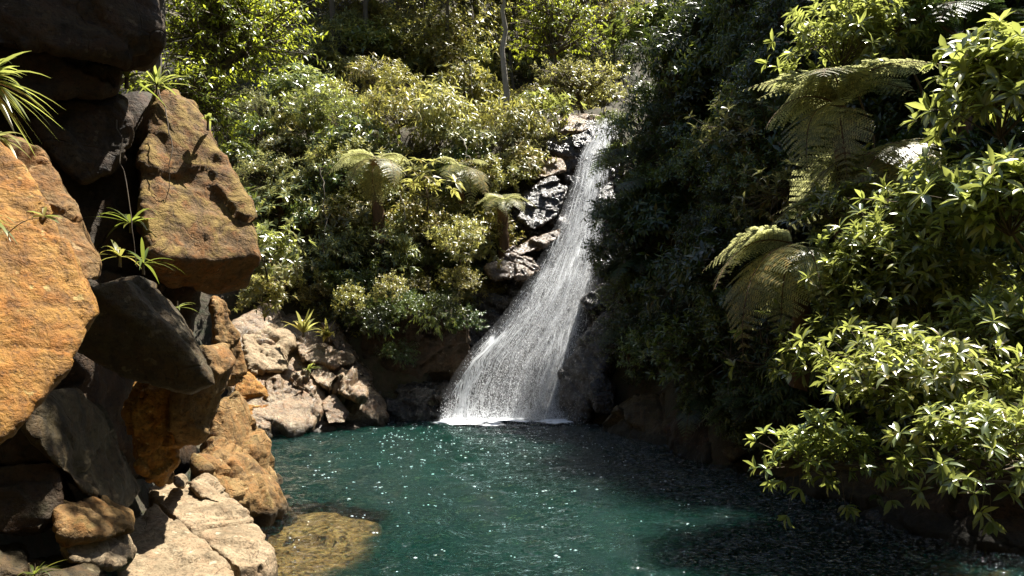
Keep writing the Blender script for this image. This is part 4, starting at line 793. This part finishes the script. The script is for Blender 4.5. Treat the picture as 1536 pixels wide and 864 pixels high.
strap_plant('leafy tuft with a pale leaf in the crevice mouth', P(180, 385, 6.0), 12, .3, .016, 6, 'l_olive', el=(0, 60))
strap_plant('grassy green tuft on top of the overhanging boulder', P(235, 128, 7.0), 26, .34, .014, 7, el=(10, 80))
strap_plant('green-blue leafy tuft beside the square block', P(190, 118, 6.4), 16, .3, .024, 8, 'l_mid', el=(-10, 60))
strap_plant('single bright tuft at the right shoulder of the overhanging boulder', P(312, 182, 7.0), 7, .15, .018, 9, el=(20, 70))
strap_plant('bright leaf tuft under the overhanging boulder', P(266, 462, 5.5), 6, .17, .009, 10, el=(-5, 40))
strap_plant('ferny tuft of thin leaves in the bottom corner beside pale stones', P(52, 862, 3.55), 20, .16, .006, 11, 'l_mid', el=(5, 60))
strap_plant('upright yellow-green plant on the sunlit rock slope', P(455, 500, 15.0), 26, .62, .04, 12, 'l_yellow', el=(30, 85))
strap_plant('tiny green plant on the flat-topped block', P(462, 556, 14.7), 10, .35, .03, 13, 'l_bright', el=(20, 70))
strap_plant('small leafy plant beside the upright yellow-green plant', P(492, 506, 15.6), 16, .5, .05, 14, 'l_olive', el=(20, 80))
g = np.random.default_rng(4)
lv = sprays(g, np.array([P(66, 328, 2.72)]), np.array([(0.35, -.5, .6)]), 5, .062, .021, LT8, (55, 85), .012, .1, True); b = P(10, 352, 2.78)
plant('leaf_sprig', 'little five-leaved sprig standing out from the orange slab', 'plant', None, 'l_bright', lv, polyline(curve(b, P(66, 328, 2.72), (0, 0, .02)), .002, .0012, 5), b)
for k, (pa, pb, sag, lab) in enumerate((((238, 135, 6.9), (248, 310, 6.6), (.12, -.1, 0), 'thin bare vine hanging over the overhanging boulder'),
                                   ((175, 180, 6.2), (205, 400, 5.9), (.05, -.1, .0), 'thin dangling rootlet in the shaded crevice'))):
    a = P(*pa); v, f = polyline(curve(a, P(*pb), sag, 14, .012, g), .006, .003, 5); o = link('hanging_vine', mesh_from('hanging_vine', v - a, f, M['twig'], True)); o.location = tuple(a); tag(o, lab, 'vine')
# ------------------------------------------------------------------ shrub and tree kinds to repeat
def proto(name, seed, stemmat='twig', **kw):
    g = np.random.default_rng(seed); lv, st = crown(g, root=(0, 0, -0.25), **kw)
    return plant(name, 'x', 'shrub', None, kw.pop('mat', 'l_mid') if False else 'l_mid', lv, st, (0, 0, 0), stemmat)
PR = {}
PR['fine'] = [proto('small_leaved_shrub', 100 + i, g_ if False else 'twig', c=(0, 0, .55), rad=(.62, .62, .5), ncl=17, tpc=11, clr=.105, nleaf=8, L=.11, W=.042, tw=.14, droop=.12, stem_r=.016) for i in range(3) for g_ in (0,)]
PR['broad'] = [proto('broad_leaved_shrub', 110 + i, c=(0, 0, .5), rad=(.62, .62, .45), ncl=15, tpc=9, clr=.13, nleaf=7, L=.175, W=.066, tw=.12, droop=.25, stem_r=.018, rosette=True, theta=(40, 85)) for i in range(3)]
PR['droop'] = [proto('drooping_shrub', 120 + i, c=(0, 0, .45), rad=(.6, .6, .45), ncl=15, tpc=10, clr=.12, nleaf=9, L=.16, W=.038, tw=.26, droop=.75, up=-.05, stem_r=.016, theta=(30, 60)) for i in range(3)]
PR['tiny'] = [proto('fine_leaved_shrub', 130 + i, c=(0, 0, .5), rad=(.65, .65, .5), ncl=22, tpc=13, clr=.10, nleaf=9, L=.07, W=.026, tw=.14, droop=.1, stem_r=.013) for i in range(2)]
PR['palm'] = [proto('umbrella_leaved_shrub', 140 + i, c=(0, 0, .7), rad=(.45, .45, .35), ncl=9, tpc=3, clr=.12, nleaf=10, L=.24, W=.075, tw=.02, droop=.22, stem_r=.014, rosette=True, theta=(65, 88), up=.9) for i in range(2)]
def treeproto(seed, H, rad, leafL, ncl, tpc, droop, bark):
    g = np.random.default_rng(seed); lv, st = crown(g, (0, 0, H), rad, ncl, tpc, .34, 9, leafL, leafL * .42, LT4, (35, 75), .28, droop, root=(0, 0, -0.6), stem_r=.06, up=.3, shell=.35, sides=9)
    return plant('forest_tree', 'x', 'tree', None, 'l_mid', lv, st, (0, 0, 0), bark, 'crown', 'trunk')
PR['tree'] = [treeproto(150, 3.4, (1.5, 1.5, 1.7), .15, 44, 12, .2, 'bark'), treeproto(151, 4.2, (1.3, 1.3, 2.0), .16, 44, 12, .5, 'bark'), treeproto(152, 3.0, (1.7, 1.7, 1.3), .14, 44, 12, .1, 'bark')]
PR['treefine'] = [treeproto(160, 3.2, (1.4, 1.4, 1.5), .10, 52, 15, .35, 'bark'), treeproto(161, 3.8, (1.2, 1.2, 1.8), .10, 52, 15, .6, 'bark')]
PROTOS = [o for L_ in PR.values() for o in L_]
KIND = {'fine': 'small-leaved', 'broad': 'broad-leaved', 'droop': 'drooping long-leaved', 'tiny': 'fine-leaved', 'palm': 'umbrella-leaved', 'tree': 'leafy', 'treefine': 'fine-leaved'}
SHADE = {'l_bright': 'bright green', 'l_yellow': 'yellow-green', 'l_mid': 'green', 'l_deep': 'dark green', 'l_olive': 'olive', 'l_pale': 'grey-green'}
cnt = [0]
def pix(poly, n, g):
    q = np.array(poly, float); a = q.min(0); b = q.max(0); p = g.uniform(a, b, (n, 2)); return p[inside(p[:, 0], p[:, 1], poly)]
LM = [('the slim pale trunk', 752, 40), ('the weeping bright tree', 830, 40), ('the rounded tree over the fall lip', 868, 120), ('the feathery yellow-green tree', 410, 60), ('the densest part of the far wood', 610, 30),
      ('the fall lip', 905, 185), ('the pale weathered shelf', 805, 200), ('the shaggy-trunked tree fern', 566, 250), ('the umbrella-leaved sapling', 642, 290), ('the fern with one hanging frond', 700, 255), ('the foot of the slim pale trunk', 752, 140),
      ('the overhanging boulder', 375, 320), ('the small fern on the rim', 425, 300), ('the pale rock ramp', 410, 475), ('the rusty-trunked tree fern', 755, 325), ('the rusty brown ledge', 745, 400), ('the black rock wall', 620, 480), ('the sharp wet ridge', 500, 490),
      ('the dark fern by the middle fall', 966, 405), ('the dark fern nook', 1012, 450), ('the leaning dark tree top', 1000, 60), ('the dark fern curtain', 960, 240), ('the blue-grey wet ledge', 920, 440), ('the small sunlit cliff shrub', 1125, 205), ('the dim blue-green shrub', 1052, 535), ('the high dim fern', 1050, 230),
      ('the arching sunlit frond', 1200, 190), ('the grey-green tree fern', 1310, 240), ('the broad hanging frond', 1140, 480), ('the dense glossy shrub', 1410, 470), ('the gleaming large leaves', 1500, 170), ('the dim top-corner tree fern', 1440, 50), ('the sunlit perched shrub', 1260, 80), ('the broad ledge shrub', 1400, 600), ('the pale-edged ledge', 1110, 665), ('the half-shaded thicket edge', 1520, 540)]
def where(px, py):
    nm, lx, ly = min(LM, key=lambda k: (k[1] - px) ** 2 + ((k[2] - py) * 1.2) ** 2); dx, dy = px - lx, py - ly
    return ('above ' if dy < 0 else 'below ') + nm if abs(dy) > abs(dx) * 1.1 else ('touching ' if dx * dx + dy * dy < 900 else 'beside ') + nm
def scatter(zone, poly, mind, kinds, mats, size, seed, treez=False, maxn=80, lift=0.0):
    """stand plants on the terrain wherever photo rows and columns inside poly see it"""
    g = np.random.default_rng(seed); p = pix(poly, 3000, g); keep = []
    for q in p:
        if all((q[0] - k[0]) ** 2 + (q[1] - k[1]) ** 2 > mind ** 2 for k in keep):
            keep.append(q)
            if len(keep) >= maxn: break
    keep = np.array(keep); h, ok = hit(keep[:, 0], keep[:, 1]); nr = gnormal(h[:, 0], h[:, 1])
    for i in range(len(keep)):
        if not ok[i] or h[i, 2] < 0.1: continue
        kd = kinds[g.integers(len(kinds))]; mt = mats[g.integers(len(mats))]; s = g.uniform(*size); pr = PR[kd][g.integers(len(PR[kd]))]
        tl = unit(np.array([0, 0, 1.0]) + nr[i] * (0.15 if treez else 0.75)); loc = h[i].copy(); loc[2] = float(zat(loc[0], loc[1])) - 0.03
        w_ = 'tree' if kd.startswith('tree') else 'shrub'
        sz = s / (size[0] + size[1]) * 2; szw = 'small ' if sz < .88 else 'large ' if sz > 1.12 else ''
        dup(pr, loc, g.uniform(0, 6.28), s, tl, '%s%s %s %s %s' % (szw, SHADE[mt], KIND[kd], w_, where(*keep[i])), '%s %s %ss %s' % (SHADE[mt], KIND[kd], w_, zone), mt); cnt[0] += 1
scatter('in the forest above the waterfall', [(380, 60), (480, -20), (940, -20), (925, 150), (800, 150), (600, 90), (420, 120)], 44, ['tree', 'treefine', 'tree'], ['l_olive', 'l_yellow', 'l_bright', 'l_pale', 'l_mid'], (.75, 1.25), 1, True, 44)
scatter('on the bank left of the fall lip', [(430, 90), (560, 40), (760, 60), (920, 130), (905, 180), (820, 200), (760, 260), (640, 240), (520, 220), (430, 240)], 36, ['broad', 'fine', 'droop', 'broad'], ['l_yellow', 'l_olive', 'l_bright', 'l_pale', 'l_olive'], (.7, 1.5), 2, False, 84)
scatter('on the slope above the sunlit rocks', [(330, 120), (440, 170), (520, 240), (520, 440), (450, 470), (400, 440), (370, 330), (330, 220)], 34, ['fine', 'broad', 'tiny'], ['l_pale', 'l_olive', 'l_mid', 'l_pale'], (.55, 1.15), 3, False, 40)
scatter('on the bank beside the middle waterfall', [(500, 250), (640, 250), (770, 240), (790, 290), (745, 340), (735, 430), (660, 420), (520, 420)], 33, ['broad', 'fine', 'fine', 'droop'], ['l_olive', 'l_pale', 'l_yellow', 'l_mid'], (.5, 1.15), 4, False, 42)
scatter('hanging over the black rock wall', [(450, 420), (520, 400), (720, 420), (735, 470), (690, 500), (560, 500), (470, 480)], 32, ['fine', 'tiny', 'droop'], ['l_olive', 'l_mid', 'l_deep'], (.5, .85), 5, False, 30)
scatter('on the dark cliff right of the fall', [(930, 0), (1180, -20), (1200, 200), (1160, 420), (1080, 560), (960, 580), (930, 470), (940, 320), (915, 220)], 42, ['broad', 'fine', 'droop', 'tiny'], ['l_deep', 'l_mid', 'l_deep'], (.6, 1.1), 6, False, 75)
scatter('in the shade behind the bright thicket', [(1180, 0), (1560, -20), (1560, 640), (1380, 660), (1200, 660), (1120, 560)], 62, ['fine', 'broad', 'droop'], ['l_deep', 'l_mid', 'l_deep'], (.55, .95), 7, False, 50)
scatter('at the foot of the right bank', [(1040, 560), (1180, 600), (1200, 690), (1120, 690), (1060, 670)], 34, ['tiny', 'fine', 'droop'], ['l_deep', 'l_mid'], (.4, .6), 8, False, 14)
scatter('at the edge of the sunlit rock slope', [(385, 360), (420, 380), (420, 470), (360, 470), (345, 430)], 26, ['broad', 'fine'], ['l_bright', 'l_yellow'], (.5, .75), 9, False, 8)
# trees on the right ridge, mostly above the frame: they shade the cliff below
g = np.random.default_rng(77)
for x, Y in ((7.2, 14.2), (7.8, 16.4), (9.4, 13.4)):
    mt = ['l_deep', 'l_mid'][g.integers(2)]; dup(PR['tree'][g.integers(3)], (x, Y, float(zat(x, Y)) - .1), g.uniform(0, 6), g.uniform(.9, 1.3), None, '%s leafy tree crowning the dark right cliff' % SHADE[mt], '%s leafy trees on the right cliff' % SHADE[mt], mt)
for x, Y in ((-5.2, 2.2), (-5.6, 4.2), (-6.0, 6.2), (-6.6, 8.6), (-4.6, 0.2), (-3.4, -2.4), (-1.0, -3.6), (1.6, -4.0), (4.2, -3.2), (6.4, -1.2), (-6.8, 3.0), (0.4, -6.5), (-5.5, -2.2), (3.4, -6.2), (-7.6, 6.8)):  # trees added out of view to block sky light on the rocks
    dup(PR['tree'][g.integers(3)], (x, Y, float(zat(x, Y)) - .1), g.uniform(0, 6), g.uniform(1.1, 1.5), None, 'unseen green leafy tree added on the near bank to block sky light', 'unseen trees added on the near bank to block sky light', 'l_mid')
# trees hand placed
def tree_at(label, px, py, Y, rad, leafL, mat, seed, rootdx=0.0, ncl=44, tpc=14, droop=.3, trunk_r=.05, bark='bark', clr=.28):
    g = np.random.default_rng(seed); c = P(px, py, Y); r = np.array([c[0] + rootdx, Y + .1, 0]); r[2] = float(zat(r[0], r[1])) - .2
    lv, st = crown(g, c, rad, ncl, tpc, clr, 9, leafL, leafL * .4, LT4, (35, 75), .2, droop, root=r, stem_r=trunk_r, up=.2, shell=.25, sides=9)
    plant('forest_tree', label, 'tree', None, mat, lv, st, r, bark, 'crown', 'trunk')
tree_at('yellow-green feathery tree hanging behind the overhanging boulder', 330, 60, 11.0, (1.0, .9, 1.0), .09, 'l_lime', 1, -1.0, 66, 16, .55)
tree_at('lower boughs of feathery foliage over the sunlit slope', 290, 165, 10.2, (.6, .6, .35), .09, 'l_lime', 2, -.8, 24, 14, .5)
tree_at('slim pale-trunked tree rising from the bank left of the fall lip', 752, -30, 23.5, (1.0, 1.0, .8), .13, 'l_yellow', 3, .15, 26, 10, .3, .07, 'palebark')
tree_at('weeping bright tree with hanging sprays left of the dark cliff', 830, 50, 25.0, (1.3, 1.2, 1.7), .12, 'l_lime', 4, .3, 50, 14, .9, .07, 'bark', .34)
tree_at('rounded yellow-green tree just above the fall lip', 868, 135, 23.5, (1.05, 1.0, .85), .12, 'l_yellow', 5, .2, 46, 14, .4)
def bough(label, c, rad, root, seed, ncl=20):
    g = np.random.default_rng(seed); lv, st = crown(g, c, rad, ncl, 14, .2, 9, .12, .05, LT4, (40, 85), .16, .2, root=root, stem_r=.05, up=.3, shell=.1, sides=8)
    plant('overhanging_tree', label, 'tree', None, 'l_mid', lv, st, root, 'bark', 'crown', 'trunk')
bough('leafy tree leaning out over the left rock pile, shading its blocks', (-0.9, 5.6, 6.0), (.62, .5, .3), (-4.6, 6.4, float(zat(-4.6, 6.4)) - .2), 31)
bough('leafy tree leaning over the capping boulder', (-2.5, 6.2, 6.4), (.62, .4, .3), (-4.8, 7.0, float(zat(-4.8, 7.0)) - .2), 32)
v0 = P(228, -60, 8.6); v, f = polyline(curve(v0 + np.array([0, 0, .5]), P(232, 118, 8.4), (.04, 0, 0), 12, .02, g), .055, .06, 9)
tk = empty('dark_tree', P(232, 118, 8.4)); tag(tk, 'dark slender trunk beside the capping boulder with thin boughs', 'tree'); link('trunk', mesh_from('trunk', v - np.array(tk.location), f, M['bark'], True), tk)
gg = np.random.default_rng(8); lv, st = crown(gg, P(250, -60, 8.5), (.7, .7, .4), 14, 10, .2, 8, .09, .035, LT4, droop=.5, stem_r=.03)
link('crown', mesh_from('crown', lv[0] - np.array(tk.location), lv[1], M['l_mid']), tk); link('boughs', mesh_from('boughs', st[0] - np.array(tk.location), st[1], M['bark'], True), tk)
for k, (pa, pb, lab) in enumerate((((690, 205, 18.8), (705, 262, 18.4), 'pale bare twig hanging among shrubs over the single hanging frond'), ((742, 190, 19.4), (748, 250, 19.0), 'thin pale liana under the foot of the slim pale trunk'),
        ((770, 215, 19.2), (756, 268, 18.8), 'crooked bare twig below the pale weathered shelf'), ((575, 165, 19.8), (580, 215, 19.4), 'thin upright stem behind the shaggy-trunked tree fern'), ((600, 290, 16.9), (606, 372, 16.8), 'bare dark liana beside the umbrella-leaved sapling'),
        ((480, 250, 16.6), (486, 380, 16.2), 'long thin liana hanging over the slope left of the tree fern'), ((1000, 250, 15.6), (1004, 420, 14.6), 'thin pale liana hanging down the dark cliff'), ((640, 420, 16.1), (646, 500, 15.9), 'rootlet trailing over the black rock wall'),
        ((1100, 300, 12.2), (1092, 470, 11.6), 'dead stem dangling in the dark gully by the ferns'), ((700, 80, 22), (706, 160, 21.5), 'slender grey stem left of the slim pale trunk'))):
    a = P(*pa); v, f = polyline(curve(a, P(*pb), (.08, -.05, 0), 14, .025, g), .013, .008, 5); o = link('liana', mesh_from('liana', v - a, f, M['palebark' if k % 2 == 0 else 'bark'], True)); o.location = tuple(a); tag(o, lab, 'liana')
# umbrella plant in the middle of the bank
um = dup(PR['palm'][0], P(642, 400, 17.3), .4, 1.0, None, 'umbrella-leaved sapling on a thin stem in front of the dark bank', None, 'l_yellow'); um.location = tuple(P(642, 345, 17.2)); um.scale = (1.15, 1.15, 1.25)
if 'group' in um: del um['group']
for (px, py, Y, kd, mt, s, lab) in ((590, 455, 15.9, 'fine', 'l_yellow', .55, 'pale lit shrub clinging alone to the black rock wall'), (690, 400, 16.5, 'fine', 'l_yellow', .95, 'sunlit yellow-green shrub bulging beside the rusty ledge'),
                                    (690, 450, 16.2, 'tiny', 'l_olive', .7, 'fine shrub trailing down next to the waterfall foot'),
                                    (560, 500, 15.8, 'droop', 'l_deep', .6, 'dark drooping shrub curtaining the black wall beside the sharp wet ridge'), (615, 482, 15.8, 'tiny', 'l_mid', .6, 'dim fine shrub draped over the crown of the black mossy bulge'),
                                    (655, 492, 15.8, 'droop', 'l_mid', .65, 'drooping shrub trailing down the middle of the black mossy bulge'), (700, 505, 15.9, 'fine', 'l_deep', .55, 'dark small shrub at the corner between black wall and falling water'),
                                    (600, 545, 15.7, 'droop', 'l_deep', .45, 'lowest dark shrub hanging near the water on the black wall'), (530, 470, 15.8, 'fine', 'l_olive', .55, 'olive shrub at the upper end of the sharp wet ridge'), (400, 415, 12.6, 'broad', 'l_bright', .75, 'bright bush filling the gap right of the overhanging boulder'),
                                    (395, 470, 12.8, 'broad', 'l_yellow', .55, 'lit bush just under the overhanging boulder tip')):
    o = dup(PR[kd][0], P(px, py, Y), px * .1, s, unit(np.array([0, -.5, .8])), lab, None, mt)
for pr in PROTOS:
    for ch in list(pr.children): bpy.data.objects.remove(ch)
    bpy.data.objects.remove(pr)
# ------------------------------------------------------------------ uncountable undergrowth
def undergrowth(label, poly, n, L, mats, seed, y0=3.0, spread=.25):
    g = np.random.default_rng(seed); p = pix(poly, n, g); h, ok = hit(p[:, 0], p[:, 1], y0); h = h[ok]; h = h[h[:, 2] > .15]
    q = h * .9; h = h[fbm(q, 3) > -.35]
    nr = gnormal(h[:, 0], h[:, 1]); h = h + nr * g.uniform(0, spread, (len(h), 1))
    lv = sprays(g, h, unit(nr + np.array([0, 0, .6]) + g.normal(0, .4, h.shape)), 6, L, L * .4, LT4, (40, 85), L * .8, .3)
    o = link('undergrowth', mesh_from('undergrowth', lv[0], lv[1], M[mats])); tag(o, label, 'undergrowth', None, 'stuff')
undergrowth('tangled low leaves carpeting the bank left of the waterfall', [(390, 140), (600, 60), (920, 60), (915, 180), (780, 260), (740, 420), (700, 520), (480, 500), (390, 440)], 3400, .13, 'l_olive', 1)
undergrowth('far leaf mass filling the wood above the waterfall', [(380, -15), (930, -15), (925, 130), (700, 110), (420, 130)], 5200, .2, 'l_olive', 9, 16.0, 1.6)
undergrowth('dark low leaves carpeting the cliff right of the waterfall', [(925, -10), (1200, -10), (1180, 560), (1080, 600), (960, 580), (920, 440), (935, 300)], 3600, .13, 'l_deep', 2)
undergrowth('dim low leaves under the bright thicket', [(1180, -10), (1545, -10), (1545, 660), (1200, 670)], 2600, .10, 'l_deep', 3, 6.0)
undergrowth('hanging greenery round the left crevice and slope', [(230, 60), (440, 100), (420, 330), (330, 330), (300, 160)], 1500, .10, 'l_mid', 4, 8.0)
print('plants', cnt[0], round(time.time() - T0, 1), 'tris', sum(len(m.polygons) for m in bpy.data.meshes))

seen = {}
for o in sc.objects:                                       # look-alikes that share a label share a group
    if o.parent is None and 'label' in o:
        f = seen.setdefault(o['label'], o)
        if f is not o: o['group'] = f['group'] = f.get('group') or o.get('group') or 'look-alike plants'
